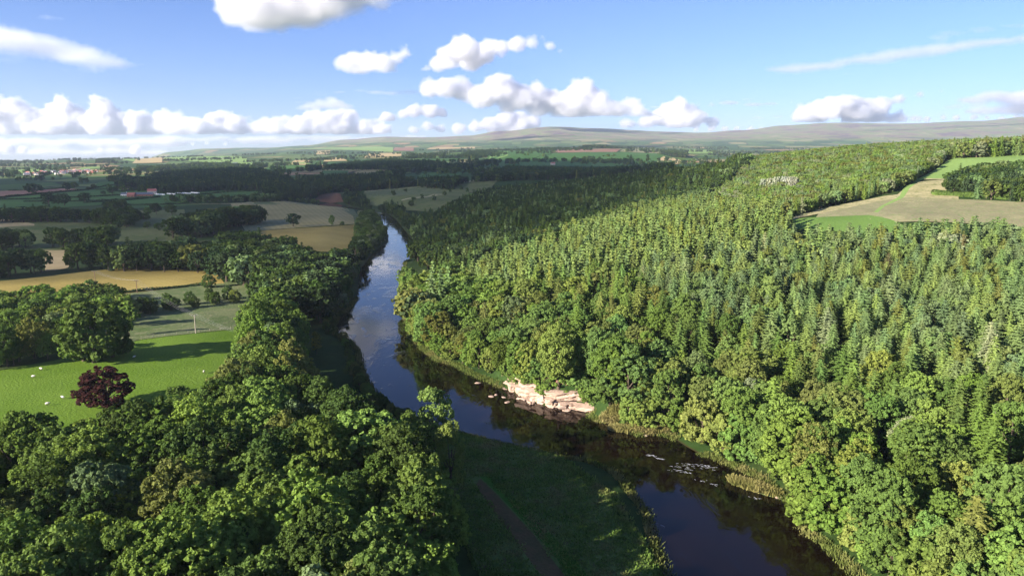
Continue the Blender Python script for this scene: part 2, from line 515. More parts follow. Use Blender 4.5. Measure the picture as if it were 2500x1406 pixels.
lift = [0.12]
def sheet(name, near_edge, far_edge, mat, nu=40, nv=24, up=None):
    """field surface between two edge lines, lying on the terrain"""
    A = resample(near_edge, nu); B = resample(far_edge, nu)
    t = np.linspace(0, 1, nv)
    P = A[None] * (1 - t[:, None, None]) + B[None] * t[:, None, None]
    X, Y = P[..., 0].ravel(), P[..., 1].ravel()
    lift[0] += .006
    Z = gz(X, Y) + (up if up is not None else lift[0] + .0006 * np.maximum(Y - 300, 0))
    i = np.arange(nu * nv).reshape(nv, nu)
    me = mesh_np(name, np.stack([X, Y, Z], 1), np.stack([i[:-1, :-1], i[:-1, 1:], i[1:, 1:], i[1:, :-1]], -1).reshape(-1, 4), [mat], True)
    return put(name, me, kind='structure')

sheet('pasture', [(-156.8, 155.7), (-128.8, 169.8), (-106.9, 186.8), (-82.1, 210.9), (-83.0, 228.2)], [(-221.2, 225.1), (-182.3, 245.9), (-165.2, 266.3), (-154.8, 290.7), (-140.4, 300.6), (-126.4, 313.5), (-120.6, 321.3)], F_pasture, 60, 40)
sheet('paddock', [(-171.5, 263.9), (-155.1, 291.4), (-140.7, 301.4), (-126.7, 314.3), (-121.1, 330.6)], [(-229.3, 374.8), (-224.6, 390.7), (-202.6, 410.4), (-186.9, 426.7), (-169.4, 450.0)], F_dull, 50, 34)
sheet('stubble_field', [(-303.2, 334.5), (-269.4, 370.0), (-250.9, 374.6), (-226.1, 390.6), (-202.6, 410.4), (-186.9, 426.7), (-176.9, 434.5)], [(-354.5, 393.6), (-306.8, 435.1), (-283.6, 467.0), (-258.3, 497.0), (-231.4, 533.1), (-230.5, 533.2), (-230.2, 533.2)], F_stubble, 60, 30)
sheet('stubble_field', [(-196.3, 523.6), (-186.0, 587.9), (-153.8, 594.0), (-138.0, 645.6)], [(-269.7, 724.5), (-235.4, 766.1), (-205.5, 798.6), (-186.1, 847.8)], F_stubble, 30, 20)
sheet('stubble_field', [(-271.2, 728.7), (-236.9, 771.0), (-206.8, 803.9), (-187.3, 853.4)], [(-468.3, 1194.2), (-412.2, 1165.8), (-353.6, 1269.0), (-249.3, 1083.9), (-223.0, 1018.9)], F_stubble2, 36, 24)
sheet('grass_margin', [(-456.1, 1162.6), (-399.1, 1128.1), (-302.2, 1084.0), (-244.1, 1045.4), (-215.9, 975.8), (-189.7, 864.8)], [(-481.8, 1228.8), (-423.2, 1197.2), (-366.1, 1314.2), (-279.2, 1226.5), (-214.1, 998.6), (-185.2, 871.3)], F_dull, 30, 6)
sheet('moor_pasture', [(-378.8, 421.4), (-366.1, 507.8), (-305.1, 557.8), (-275.4, 614.5)], [(-643.1, 725.1), (-571.9, 800.8), (-575.5, 961.8), (-470.4, 1032.5)], F_moorfield, 50, 30)
sheet('stubble_field', [(-588.5, 708.9), (-536.5, 750.4), (-529.0, 764.5), (-513.5, 770.3)], [(-687.4, 830.4), (-605.6, 848.8), (-579.5, 838.9), (-525.5, 788.7)], F_tan, 16, 8)
sheet('stubble_field', [(-309.4, 469.5), (-303.7, 473.3), (-302.2, 482.0), (-306.0, 490.6)], [(-375.9, 573.3), (-369.6, 573.7), (-360.2, 574.5), (-352.3, 575.0)], F_tan, 10, 8)
sheet('ploughed_field', [(-1005.9, 1180.1), (-921.9, 1299.0), (-940.5, 1429.3), (-935.0, 1575.8)], [(-1193.8, 1402.9), (-1083.8, 1529.5), (-1082.2, 1646.6), (-1034.8, 1660.6), (-960.2, 1613.8)], F_plough, 24, 10)
sheet('green_field', [(-724.3, 875.6), (-704.1, 988.9), (-659.6, 1053.4), (-623.1, 1153.5), (-477.9, 1380.5)], [(-925.7, 1122.8), (-897.9, 1264.8), (-911.5, 1384.8), (-912.9, 1611.2), (-514.3, 1487.2)], F_green, 40, 16)
sheet('green_field', [(-893.1, 1522.1), (-916.9, 1704.3), (-927.7, 1821.1)], [(-1112.6, 1947.3), (-1145.1, 2132.1), (-993.1, 1939.7)], F_green, 16, 10)
sheet('green_field', [(-561.3, 1026.8), (-504.2, 1107.9), (-418.6, 1227.9)], [(-699.7, 1283.4), (-605.6, 1385.9), (-470.7, 1482.8)], F_green, 30, 8)
sheet('pale_strip', [(-603.3, 1104.6), (-517.3, 1136.9), (-411.0, 1147.4)], [(-613.5, 1123.5), (-528.8, 1162.5), (-421.5, 1177.0)], F_pale, 30, 4)
# the near far-plain parcels seen one by one
for nm, q0, q1, mt in (
        ('ripe_field', [(-2221.7, 4251.9), (-2109.6, 4388.1)], [(-2784.3, 5392.5), (-3469.2, 7233.8)], F_tan), ('green_field', [(-2356.3, 4927.2), (-1428.7, 3965.9)], [(-5328.6, 11151.4), (-1866.9, 5108.5)], F_lime),
        ('ripe_field', [(-1030.8, 3345.3), (-925.5, 3286.0)], [(-1253.6, 4220.0), (-1132.2, 4073.6)], F_tan), ('green_field', [(-1023.1, 3338.9), (-938.1, 3399.5)], [(-1150.2, 3714.8), (-1037.5, 3761.9)], F_lime),
        ('ripe_field', [(-1502.9, 5596.3), (-1428.9, 5728.9)], [(-1945.1, 7279.1), (-1786.0, 7166.0)], F_tan), ('ripe_field', [(-955.7, 3691.4), (-834.7, 3708.3)], [(-1115.2, 4358.1), (-1034.2, 4379.4)], F_tan),
        ('green_field', [(-3149.4, 10022.0), (-977.3, 6001.2)], [(-2274.8, 9011.9), (-1388.2, 8534.6)], F_lime), ('ripe_field', [(-838.5, 4142.4), (-623.5, 4108.3)], [(-1108.3, 5637.2), (-880.1, 5803.8)], F_tan),
        ('ploughed_field', [(-1086.7, 6675.6), (-852.6, 6328.4)], [(-1363.6, 8530.4), (-1051.1, 7807.7)], F_plough), ('ripe_field', [(-803.2, 6816.2), (-345.6, 6845.2)], [(-848.7, 7564.6), (-381.3, 7553.9)], F_tan),
        ('ripe_field', [(-1773.9, 2818.4), (-1760.4, 2915.5)], [(-1991.4, 3209.8), (-2040.2, 3446.4)], F_tan), ('green_field', [(-1998.5, 2878.4), (-1891.9, 2889.6)], [(-2353.5, 3420.5), (-2275.2, 3508.9)], F_lime),
        ('green_field', [(-1884.4, 3107.7), (-1956.3, 3435.9)], [(-2191.0, 3702.3), (-2214.9, 3931.2)], F_lime), ('ripe_field', [(-1785.9, 3000.4), (-1715.6, 3011.0)], [(-1893.7, 3197.9), (-1849.7, 3231.7)], F_tan),
        ('ripe_field', [(-2213.6, 3537.2), (-2227.9, 3765.0)], [(-2269.7, 3728.6), (-2261.0, 3821.2)], F_tan), ('green_field', [(-2733.5, 5114.3), (-2466.5, 4763.2)], [(-2848.3, 5330.5), (-2790.6, 5392.9)], F_lime),
        ('green_field', [(-1437.0, 3422.9), (-1178.5, 3267.7)], [(-1749.7, 4257.7), (-1353.8, 3817.3)], F_lime), ('ripe_field', [(-1376.6, 3541.5), (-1262.8, 3448.6)], [(-1410.0, 3655.0), (-1321.2, 3609.1)], F_tan),
        ('green_field', [(-916.5, 2664.1), (-767.6, 2778.8)], [(-1075.7, 3235.4), (-925.5, 3286.0)], F_green), ('green_field', [(-579.6, 2184.6), (-495.8, 2196.1)], [(-633.4, 2441.1), (-540.5, 2395.5)], F_green),
        ('green_field', [(-223.5, 1704.4), (-138.7, 1754.3), (-75.2, 1902.4)], [(-246.2, 1982.4), (-178.9, 2114.7), (-102.5, 2271.4)], F_green),
        ('green_field', [(-104.4, 3091.3), (-19.5, 3475.6)], [(-110.5, 3931.8), (-25.8, 4599.5)], F_lime)):
    sheet(nm, q0, q1, mt, 14, 8)
# rough pasture on the rise beyond the bend of the river
sheet('hill_pasture', [(-258.8, 1229.6), (-183.3, 1110.2), (-106.6, 984.1), (-61.5, 1080.5), (-44.9, 1319.6)], [(-288.0, 1410.7), (-208.2, 1470.6), (-125.8, 1482.4), (-55.0, 1623.5), (-18.2, 1612.7)], F_moorfield, 30, 20)
sheet('hill_pasture', [(-249.3, 1253.5), (-172.3, 1214.8), (-111.9, 1315.1)], [(-287.5, 1420.6), (-205.6, 1451.9), (-125.0, 1472.9)], F_dull, 30, 8)
sheet('chalky_track', [(-286.7, 1404.4), (-202.1, 1426.9), (-122.9, 1447.7), (-52.9, 1560.5)], [(-291.6, 1428.9), (-206.3, 1456.7), (-125.0, 1472.9), (-54.3, 1600.2)], F_pale, 40, 3)
sheet('chalky_track', [(-176.8, 1152.2), (-138.4, 1160.7), (-115.1, 1192.8)], [(-178.2, 1162.1), (-140.1, 1175.3), (-118.9, 1232.7)], F_pale, 16, 3)
# open hillside right of the valley
sheet('hill_field', [(-112.2, 2488.9), (64.1, 2273.9), (223.9, 1889.0), (299.1, 1359.2)], [(-18.3, 3246.6), (194.7, 3852.0), (565.0, 4025.4), (779.3, 3555.8)], F_green, 40, 20)
sheet('hill_field', [(-88.1, 2606.6), (67.6, 3001.5), (198.0, 3709.6)], [(-152.0, 4512.0), (139.6, 6220.3), (359.5, 6746.0)], F_green, 24, 14)
sheet('ploughed_field', [(211.2, 3958.6), (393.4, 3891.8), (564.3, 3940.7)], [(437.5, 6609.4), (760.2, 6777.0), (1095.7, 6622.1)], F_plough, 24, 8)
sheet('ripe_field', [(586.0, 3983.3), (669.6, 3846.3), (754.3, 3628.9)], [(1093.3, 6540.2), (1248.6, 6546.9), (963.4, 4578.0)], F_heath, 16, 8)
sheet('ripe_field', [(591.0, 3000.2), (559.2, 2545.5), (623.7, 2688.7)], [(708.5, 3406.4), (731.1, 3291.5), (719.3, 3080.0)], F_tan, 12, 8)
sheet('green_field', [(925.3, 4017.6), (1195.8, 4344.5)], [(1417.6, 6087.2), (1650.8, 6003.1)], F_lime, 14, 8)
# the open shelf on the right hillside
sheet('meadow', [(306.0, 540.2), (333.8, 513.5), (332.6, 434.1)], [(413.6, 679.8), (442.7, 673.2), (504.1, 655.1)], F_lime, 40, 24)
sheet('scrub_strip', [(235.1, 454.3), (268.7, 448.2), (275.5, 444.7)], [(294.4, 533.8), (313.7, 528.5), (321.1, 521.0)], F_pale, 20, 14)
sheet('heath_strip', [(177.1, 419.3), (207.2, 390.0), (239.5, 384.6), (282.3, 354.9)], [(200.4, 463.1), (249.8, 483.5), (276.7, 451.0), (323.8, 409.6)], F_heath, 50, 20)
sheet('dry_grass_strip', [(163.5, 424.1), (189.7, 437.9), (237.3, 469.1), (254.7, 472.1)], [(166.3, 431.6), (201.4, 465.4), (253.5, 490.8), (271.5, 487.4)], F_pale, 40, 6)
sheet('grass_bank', [(152.2, 409.1), (168.4, 392.3), (200.4, 367.8), (211.6, 365.4)], [(164.8, 427.6), (180.9, 422.8), (204.2, 411.6), (208.8, 393.1)], F_bright, 30, 10)
sheet('grass_ride', [(211.3, 419.9), (228.6, 446.4), (257.4, 479.8), (276.5, 511.1), (305.7, 546.2), (413.7, 679.4)], [(212.1, 416.7), (230.4, 444.9), (257.5, 474.3), (278.9, 507.5), (306.0, 540.2), (414.8, 676.7)], F_lime, 60, 4)
sheet('dry_grass_strip', [(307.3, 540.3), (313.7, 528.5), (321.1, 521.0)], [(310.7, 546.5), (317.6, 535.2), (324.7, 527.1)], F_pale, 12, 3)
sheet('dry_grass_strip', [(410.7, 672.5), (439.5, 668.3), (496.7, 654.9)], [(419.2, 685.4), (447.0, 679.8), (505.8, 667.1)], F_pale, 30, 3)
# riverside meadow in the tree shade, its mown path and the red earth track
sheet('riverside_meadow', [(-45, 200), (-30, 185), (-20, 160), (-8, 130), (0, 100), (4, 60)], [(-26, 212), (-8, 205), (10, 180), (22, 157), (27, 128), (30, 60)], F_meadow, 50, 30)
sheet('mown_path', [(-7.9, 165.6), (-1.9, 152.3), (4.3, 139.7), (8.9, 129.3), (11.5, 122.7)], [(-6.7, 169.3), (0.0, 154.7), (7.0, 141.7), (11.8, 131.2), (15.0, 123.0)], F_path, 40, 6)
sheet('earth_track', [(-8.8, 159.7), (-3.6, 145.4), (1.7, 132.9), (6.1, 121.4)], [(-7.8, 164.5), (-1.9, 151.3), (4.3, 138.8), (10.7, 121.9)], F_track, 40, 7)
sheet('earth_scar', [(-367.0, 1331.5), (-339.0, 1325.2), (-305.9, 1312.8)], [(-366.9, 1375.6), (-350.5, 1420.7), (-332.2, 1394.3)], F_scar, 12, 6)
sheet('mown_path', [(-101.9, 367.3), (-107.1, 399.8), (-113.5, 439.5), (-124.6, 487.1)], [(-97.3, 370.2), (-102.2, 403.4), (-110.4, 440.4), (-122.0, 488.0)], F_path, 20, 5)

# ------------------------------------------------------------------ sandstone cliff at the water's edge
def rock_material(name, c1, c2, c3):
    m, nt, o = new_mat(name)
    pos, _ = geom_pos(nt)
    p = principled(nt, o, .9, .1)
    mp = nt.nodes.new('ShaderNodeMapping')
    mp.inputs['Scale'].default_value = (.25, .25, 1.6)
    nt.links.new(pos, mp.inputs[0])
    st = tex_noise(nt, pos, .55, 5, .7, 1.5)
    a = mathn(nt, 'MULTIPLY_ADD', tex_noise(nt, mp.outputs[0], .8, 6, .65), .55, mathn(nt, 'MULTIPLY', st, .45))
    c = ramp(nt, a, [(.3, c1), (.5, c2), (.72, c3)])
    nt.links.new(c, p.inputs['Base Color'])
    nt.links.new(bump(nt, tex_noise(nt, mp.outputs[0], 2.2, 5, .7), .8, .35), p.inputs['Normal'])
    return m
M_pale_rock = rock_material('bleached_sandstone', (.17, .11, .08), (.38, .28, .22), (.50, .40, .34))
M_red_rock = rock_material('red_sandstone', (.20, .10, .07), (.34, .18, .13), (.46, .31, .24))
cl = bpy.data.objects.new('sandstone_cliff', None)
COL.objects.link(cl)
cl.location = (12, 226, 0)
tag(cl, 'low cliff of pale and red sandstone blocks rising from the dark river bend', 'cliff')
rk_ = np.random.default_rng(15)
def block_mesh(seed, mat, red):
    """one weathered sandstone block: angular, bedded, split by joints"""
    n = 9
    g = np.linspace(-1, 1, n)
    V, F, base = [], [], 0
    for ax in range(3):
        for sg in (-1, 1):
            a, b = np.meshgrid(g, g)
            p = np.zeros((n * n, 3)); o = [k for k in range(3) if k != ax]
            p[:, ax] = sg; p[:, o[0]] = a.ravel(); p[:, o[1]] = b.ravel()
            V.append(p)
            i = np.arange(n * n).reshape(n, n)
            F.append(np.stack([i[:-1, :-1], i[:-1, 1:], i[1:, 1:], i[1:, :-1]], -1).reshape(-1, 4) + base); base += n * n
    V = np.concatenate(V)
    r = np.abs(V).max(1) / (np.linalg.norm(V, axis=1))
    V = V * (.78 + .22 * r)[:, None]
    out = []
    for v in V:
        q = Vector(v) * 1.4 + Vector((seed * 7.1, 0, 0))
        bed = .05 * round(2.5 * mnoise.noise(Vector((seed, 1.0, v[2] * 2.6)))) + .07 * math.sin(v[2] * 9 + seed)
        k = 1 + .36 * mnoise.fractal(q, 1, 2, 3) + bed
        crack = -.4 * max(0, 1 - abs(math.sin(v[0] * 2.4 + seed * 1.7)) * 7)
        out.append((v[0] * k, v[1] * (k + crack), v[2] * (1 + .12 * mnoise.noise(q * .8))))
    return mesh_np('rock_block', out, np.concatenate(F), [mat], False)
PB = [block_mesh(s_, M_pale_rock, 0) for s_ in range(7)]
RBk = [block_mesh(s_ + 20, M_red_rock, 1) for s_ in range(5)]
def tier(line, n, z0, z1, back, pool, wide, thick, skip=()):
    P = resample(line, n)
    for k, p in enumerate(P):
        if k in skip: continue
        t = P[min(k + 1, n - 1)] - P[max(k - 1, 0)]
        t = t / np.linalg.norm(t)
        nr = np.array([-t[1], t[0]]); nr = nr if nr[1] > 0 else -nr
        h = (z1 - z0) * rk_.uniform(.7, 1.12) * (.6 + .4 * min(1, (min(k, n - 1 - k) + 1) / 3))
        q = p + nr * (back + thick * .8 + rk_.uniform(-.5, .5))
        o = put('rock_block', pool[int(rk_.integers(len(pool)))], cl, loc=(q[0] - 12, q[1] - 226, z0 + h / 2), rz=math.atan2(t[1], t[0]) + rk_.normal() * .2)
        o.rotation_euler.x, o.rotation_euler.y = rk_.normal() * .10, rk_.normal() * .09
        o.scale = (wide * rk_.uniform(.85, 1.3), thick * rk_.uniform(.9, 1.1), h / 2)
tier([(-1.0, 243.3), (5.5, 231.9), (11.5, 225.7), (17.4, 223.4), (23.4, 221.8)], 7, -.9, 3.5, -.6, PB, 3.3, 2.4)
tier([(-1.0, 243.3), (5.5, 231.9), (11.5, 225.7), (17.4, 223.4), (23.4, 221.8)], 7, 2.2, 5.6, 1.0, PB, 3.2, 2.4, (3,))
tier([(1.7, 239.2), (7.0, 233.1), (12.2, 227.3), (20.8, 224.6)], 6, 4.8, 8.8, 3.2, RBk, 2.4, 2.4, ())
tier([(-2.0, 243.8), (5.5, 230.6), (11.4, 224.6), (17.3, 221.8), (26.3, 219.5)], 10, -.6, .7, -1.7, PB, 1.2, .9, (1, 2, 5, 6, 8))
gr = np.random.default_rng(5)
def boulder_mesh(name, mat, seed, sub=2):
    import bmesh
    bm = bmesh.new()
    bmesh.ops.create_icosphere(bm, subdivisions=sub, radius=1)
    for v in bm.verts:
        v.co *= 1 + .35 * mnoise.noise(v.co * 1.3 + Vector((seed, 0, 0)))
        v.co.z *= .6
    me = bpy.data.meshes.new(name); bm.to_mesh(me); bm.free(); me.materials.append(mat)
    return me
bmesh_rock = [boulder_mesh('boulder', M_pale_rock, s) for s in range(3)]
rk = [(x, y) for x, y in [(-7.0, 234.9), (-5.5, 236.6), (-2.8, 234.0), (-1.6, 229.0), (2.2, 232.7), (-12.5, 249.9), (6.8, 227.8), (24.8, 217.3), (64.1, 160.8), (64.9, 161.5), (39.5, 199.8)]]
labels_rk = ['pale flat stone in the dark water upstream of the cliff', 'pale stone in the water left of the cliff foot', 'small pale stone in the water off the cliff end', 'small stone furthest from the cliff foot in the water',
             'pale stone against the left end of the cliff', 'low stone in shaded water below the leafy bank', 'pale boulder at the foot of the cliff', 'small boulder at the right end of the cliff',
             'grey boulder at the tip of the grassy spit on the right bank', 'smaller grey boulder beside the grassy spit on the right bank', 'small boulder at the grass point below the tall leaning tree']
for k, ((x, y), lb) in enumerate(zip(rk, labels_rk)):
    o_ = put('boulder', bmesh_rock[k % 3], loc=(x, y, .05), rz=k * 1.3, label=lb, cat='boulder', group='boulders along the river edge')
    o_.scale = (gr.uniform(.6, 1.2), gr.uniform(.5, .8), gr.uniform(.4, .7))

# ------------------------------------------------------------------ foliage material and tree models
def foliage_material(name, rough_var=.16, transl=.28):
    m, nt, o = new_mat(name)
    at = nt.nodes.new('ShaderNodeAttribute')
    at.attribute_type = 'INSTANCER'
    at.attribute_name = 'tint'
    g = nt.nodes.new('ShaderNodeNewGeometry')
    ri = g.outputs['Random Per Island']
    tc = nt.nodes.new('ShaderNodeTexCoord')
    n = tex_noise(nt, tc.outputs['Object'], .45, 2, .6)
    v = mathn(nt, 'MULTIPLY_ADD', ri, rough_var * 2, 1 - rough_var)
    v = mathn(nt, 'MULTIPLY', v, mathn(nt, 'MULTIPLY_ADD', n, .8, .6))
    sc_ = nt.nodes.new('ShaderNodeVectorMath'); sc_.operation = 'SCALE'
    nt.links.new(at.outputs['Color'], sc_.inputs[0]); nt.links.new(v, sc_.inputs['Scale'])
    # single leaves sprays a little yellower
    col = mixc(nt, mathn(nt, 'MULTIPLY_ADD', n, 1.6, -.6, True), sc_.outputs[0], (1.12, 1.05, .85), 'MULTIPLY')
    d = nt.nodes.new('ShaderNodeBsdfDiffuse')
    t = nt.nodes.new('ShaderNodeBsdfTranslucent')
    nt.links.new(col, d.inputs[0]); nt.links.new(mixc(nt, 1.0, col, (1.15, 1.15, .6), 'MULTIPLY'), t.inputs[0])
    mx = nt.nodes.new('ShaderNodeMixShader')
    mx.inputs[0].default_value = transl
    nt.links.new(d.outputs[0], mx.inputs[1]); nt.links.new(t.outputs[0], mx.inputs[2])
    nt.links.new(mx.outputs[0], o.inputs[0])
    return m
M_leaf = foliage_material('foliage')
M_bark = simple_mat('bark', (.09, .07, .05), .95, .3, 3)
M_bark_pale = simple_mat('pale_bark', (.30, .27, .22), .9, .25, 3)

def unit(v):
    return v / (np.linalg.norm(v, axis=-1, keepdims=True) + 1e-9)

def leaf_quads(C, N, S, asp, rng, up=None):
    """one small quad at each centre C, facing N, of half size S"""
    r = rng.normal(size=C.shape) if up is None else up
    a = unit(np.cross(N, r)); b = unit(np.cross(N, a))
    S = S[:, None]
    V = np.stack([C - a * S - b * S * asp, C + a * S - b * S * asp, C + a * S + b * S * asp, C - a * S + b * S * asp], 1)
    n = len(C)
    return V.reshape(-1, 3), np.arange(n * 4).reshape(n, 4)

ICO = []
def ico(sub):
    import bmesh
    bm = bmesh.new(); bmesh.ops.create_icosphere(bm, subdivisions=sub, radius=1)
    V = np.array([v.co[:] for v in bm.verts]); F = np.array([[v.index for v in f.verts] for f in bm.faces]); bm.free()
    return V, F
IV, IF = ico(1)

def rand_dirs(n, rng, zmin=-1.0):
    out = np.empty((0, 3))
    while len(out) < n:
        d = unit(rng.normal(size=(n * 3, 3)))
        out = np.concatenate([out, d[d[:, 2] > zmin]])
    return out[:n]

def broadleaf(seed, R=6.0, H=17.0, base=.2, lobes=24, clumps=24, leaves=25, leaf=.185, lobe_r=(1.5, 2.6), clump_r=.52, spiky=0.0, core=True):
    """crown of lobes, each lobe of clumps, each clump of leaf sprays; unit metres, foot at z=0"""
    rng = np.random.default_rng(seed)
    zc = H * (base + 1) / 2 ; rz = H * (1 - base) / 2
    d = rand_dirs(lobes * 8, rng, -.75)
    keep = [d[0]]
    for q in d:                                # well spread lobes
        if len(keep) < lobes and min(np.linalg.norm(q - k) for k in keep) > 1.9 / math.sqrt(lobes):
            keep.append(q)
    L = np.array(keep)
    lr = rng.uniform(*lobe_r, len(L)) * (1 - .25 * np.clip(L[:, 2], 0, 1) * 0)
    ext = np.array([R, R, rz]) * rng.uniform(.8, 1.08, (len(L), 1))
    LC = L * np.maximum(ext - lr[:, None] * .8, .3)
    LC[:, 2] += zc
    LC[:, :2] += rng.normal(size=2) * .4
    cc, cn = [], []
    for c, r, o in zip(LC, lr, L):
        q = rand_dirs(clumps * 2, rng)
        q = q[(q @ o) > -.25][:clumps]
        cc.append(c + q * r * rng.uniform(.82, 1.12, (len(q), 1)) * (1, 1, .85)); cn.append(q)
    cc, cn = np.concatenate(cc), np.concatenate(cn)
    crr = clump_r * rng.uniform(.6, 1.3, len(cc))
    q = unit(rng.normal(size=(len(cc), leaves, 3)) + cn[:, None] * 1.2)
    C = cc[:, None] + q * crr[:, None, None] * (1, 1, .8)
    if spiky:
        C = C + q * rng.random((len(cc), leaves, 1)) ** 3 * spiky
    N = unit(q + rng.normal(size=q.shape) * .55 + np.array([0, 0, .25]))
    S = leaf * rng.uniform(.6, 1.35, C.shape[:2])
    V1, F1 = leaf_quads(C.reshape(-1, 3), N.reshape(-1, 3), S.ravel(), .75, rng)
    Vs, Fs, n = [V1], [F1], len(V1)
    F3 = []
    if core and leaf > .4:
        for c, r in zip(LC, lr):
            v = IV * r * .48 * (1, 1, .85) + c
            Vs.append(v); F3.append(IF + n); n += len(v)
    V = np.concatenate(Vs)
    crown = mesh_np('crown', V, [F1] + ([np.concatenate(F3)] if F3 else []), [M_leaf])
    g = Geo()
    lean = rng.normal(size=2) * .4
    tr = R * .055 + .1
    g.tube([(0, 0, -.5), (0, 0, H * .12), (lean[0] * .4, lean[1] * .4, H * .35), (lean[0], lean[1], H * .62)], [tr * 1.5, tr, tr * .8, tr * .4], 8)
    for k in range(min(7, len(LC))):
        c = LC[k]
        z0 = H * rng.uniform(.2, .4)
        m = np.array([c[0] * .45, c[1] * .45, (z0 + c[2]) / 2 - .3])
        g.tube([(0, 0, z0), m, c], [tr * .5, tr * .32, tr * .12], 5)
    trunk = g.mesh('trunk', [M_bark], True)
    return crown, trunk, R, H

def conifer(seed, H=20.0, R=3.0, base=.12, whorls=24, per=8, seg=.42, spray=.3, droop=.35, rise=.1, ragged=.15, power=.42, even=True, width=.42, bark=None, skip=0.0, tip_up=0.0):
    rng = np.random.default_rng(seed)
    C, N, S, U = [], [], [], []
    zs = H * (base + (.985 - base) * (np.arange(whorls) / (whorls - 1)) ** .92)
    for z in zs:
        f = (1 - z / H) / (1 - base)
        L0 = R * max(f, 0.02) ** power + .12
        n = max(4, int(per * (.6 + .4 * f)))
        a0 = rng.uniform(0, 6.28)
        for k in range(n):
            if rng.random() < skip: continue
            zz = z + (0 if even else rng.uniform(-.5, .5) * H / whorls * 1.6)
            a = a0 + k * 6.283 / n + rng.normal() * .12
            L = L0 * rng.uniform(1 - ragged * 1.5, 1 + ragged)
            m = max(2, int(L / seg))
            s = (np.arange(m) + .6) / m
            dr = np.array([math.cos(a), math.sin(a), 0]); sd = np.array([-dr[1], dr[0], 0])
            zoff = L * (rise * s - droop * s ** 2 + tip_up * s ** 4)
            P = dr * (s * L)[:, None] + np.array([0, 0, zz]) + np.array([0, 0, 1.]) * zoff[:, None]
            wd = width * (1.1 - s * .75) * (.5 + .5 * L / (L + .6))
            for side in (-1, 0, 1):
                Q = P + sd * (side * wd * .9)[:, None] + rng.normal(size=P.shape) * .05
                Q[:, 2] -= abs(side) * wd * .35
                nn = unit(np.array([0, 0, 1.]) + dr * .45 + sd * side * .7 + rng.normal(size=P.shape) * .25)
                C.append(Q); N.append(nn); S.append(spray * (1.1 - .5 * s) * rng.uniform(.75, 1.2, m)); U.append(np.repeat([sd + dr * side * .6], m, 0))
    C, N, S, U = map(np.concatenate, (C, N, S, U))
    V, F = leaf_quads(C, N, S, .5, rng, U)
    # inner mass of shaded twigs
    n = 7; k = 5
    hz = np.linspace(base * H, H * .97, k)
    ring = []
    for z in hz:
        r = R * .42 * max((1 - z / H) / (1 - base), .01) ** power
        th = np.arange(n) * 2 * np.pi / n + z
        ring.append(np.stack([r * np.cos(th) * rng.uniform(.7, 1.2, n), r * np.sin(th) * rng.uniform(.7, 1.2, n), np.full(n, z)], 1))
    CV = np.concatenate(ring); CF = np.array([(i * n + j, i * n + (j + 1) % n, (i + 1) * n + (j + 1) % n, (i + 1) * n + j) for i in range(k - 1) for j in range(n)]) + len(V)
    crown = mesh_np('crown', np.concatenate([V, CV]), [F, CF], [M_leaf])
    g = Geo()
    g.tube([(0, 0, -.6), (0, 0, H * .3), (0, 0, H * .7), (0, 0, H * 1.0)], [.27, .2, .12, .02], 7)
    return crown, g.mesh('trunk', [bark or M_bark_pale], True), R, H

def pine(seed, R=4.5, H=17.0):
    return broadleaf(seed, R, H, .35, 15, 18, 30, .19, (1.0, 1.9), .6, .3, False)

PROTO = {}
PROTO['broad'] = [broadleaf(11, 6.2, 17, .06), broadleaf(12, 5.6, 18, .06, lobes=20, lobe_r=(1.7, 2.9)), broadleaf(13, 7.0, 17, .05, lobes=30, lobe_r=(1.4, 2.3)),
                  broadleaf(14, 5.0, 19, .04, lobes=22, clumps=24), broadleaf(15, 6.4, 16, .03, lobes=17, lobe_r=(2.0, 3.1), clumps=32),
                  broadleaf(16, 5.6, 18, .15, lobes=26, clump_r=.5, spiky=.5, clumps=22), broadleaf(17, 4.6, 17, .1, lobes=16, clumps=17, lobe_r=(1.3, 2.4), spiky=.3)]
PROTO['spruce'] = [conifer(21, 19, 4.0, whorls=20, per=9, width=.55, spray=.34), conifer(22, 20, 4.3, whorls=19, per=9, ragged=.2, width=.6, spray=.36), conifer(23, 18, 4.2, whorls=17, per=9, droop=.25, rise=.15, ragged=.25, width=.6, spray=.36), conifer(24, 20, 3.7, whorls=21, per=8, droop=.45, skip=.06, width=.55, spray=.34)]
PROTO['larch'] = [conifer(31, 19, 3.4, .06, 32, 8, .42, .30, .15, .25, .35, .5, False, .4, M_bark), conifer(32, 18, 3.7, .06, 30, 8, .42, .31, .1, .3, .4, .45, False, .45, M_bark), conifer(33, 18, 3.9, .06, 28, 8, .42, .31, .22, .25, .5, .48, False, .45, M_bark)]
PROTO['pine'] = [pine(41), pine(42, 4, 15)]
PROTO['shrub'] = [broadleaf(51, 2.6, 4.2, -.1, 11, 9, 20, .17, (.8, 1.3), .42, .1), broadleaf(52, 2.2, 3.4, -.15, 9, 10, 18, .17, (.7, 1.2), .4, .2), broadleaf(53, 3.0, 4.6, -.1, 12, 9, 20, .17, (.8, 1.4), .42, .2)]
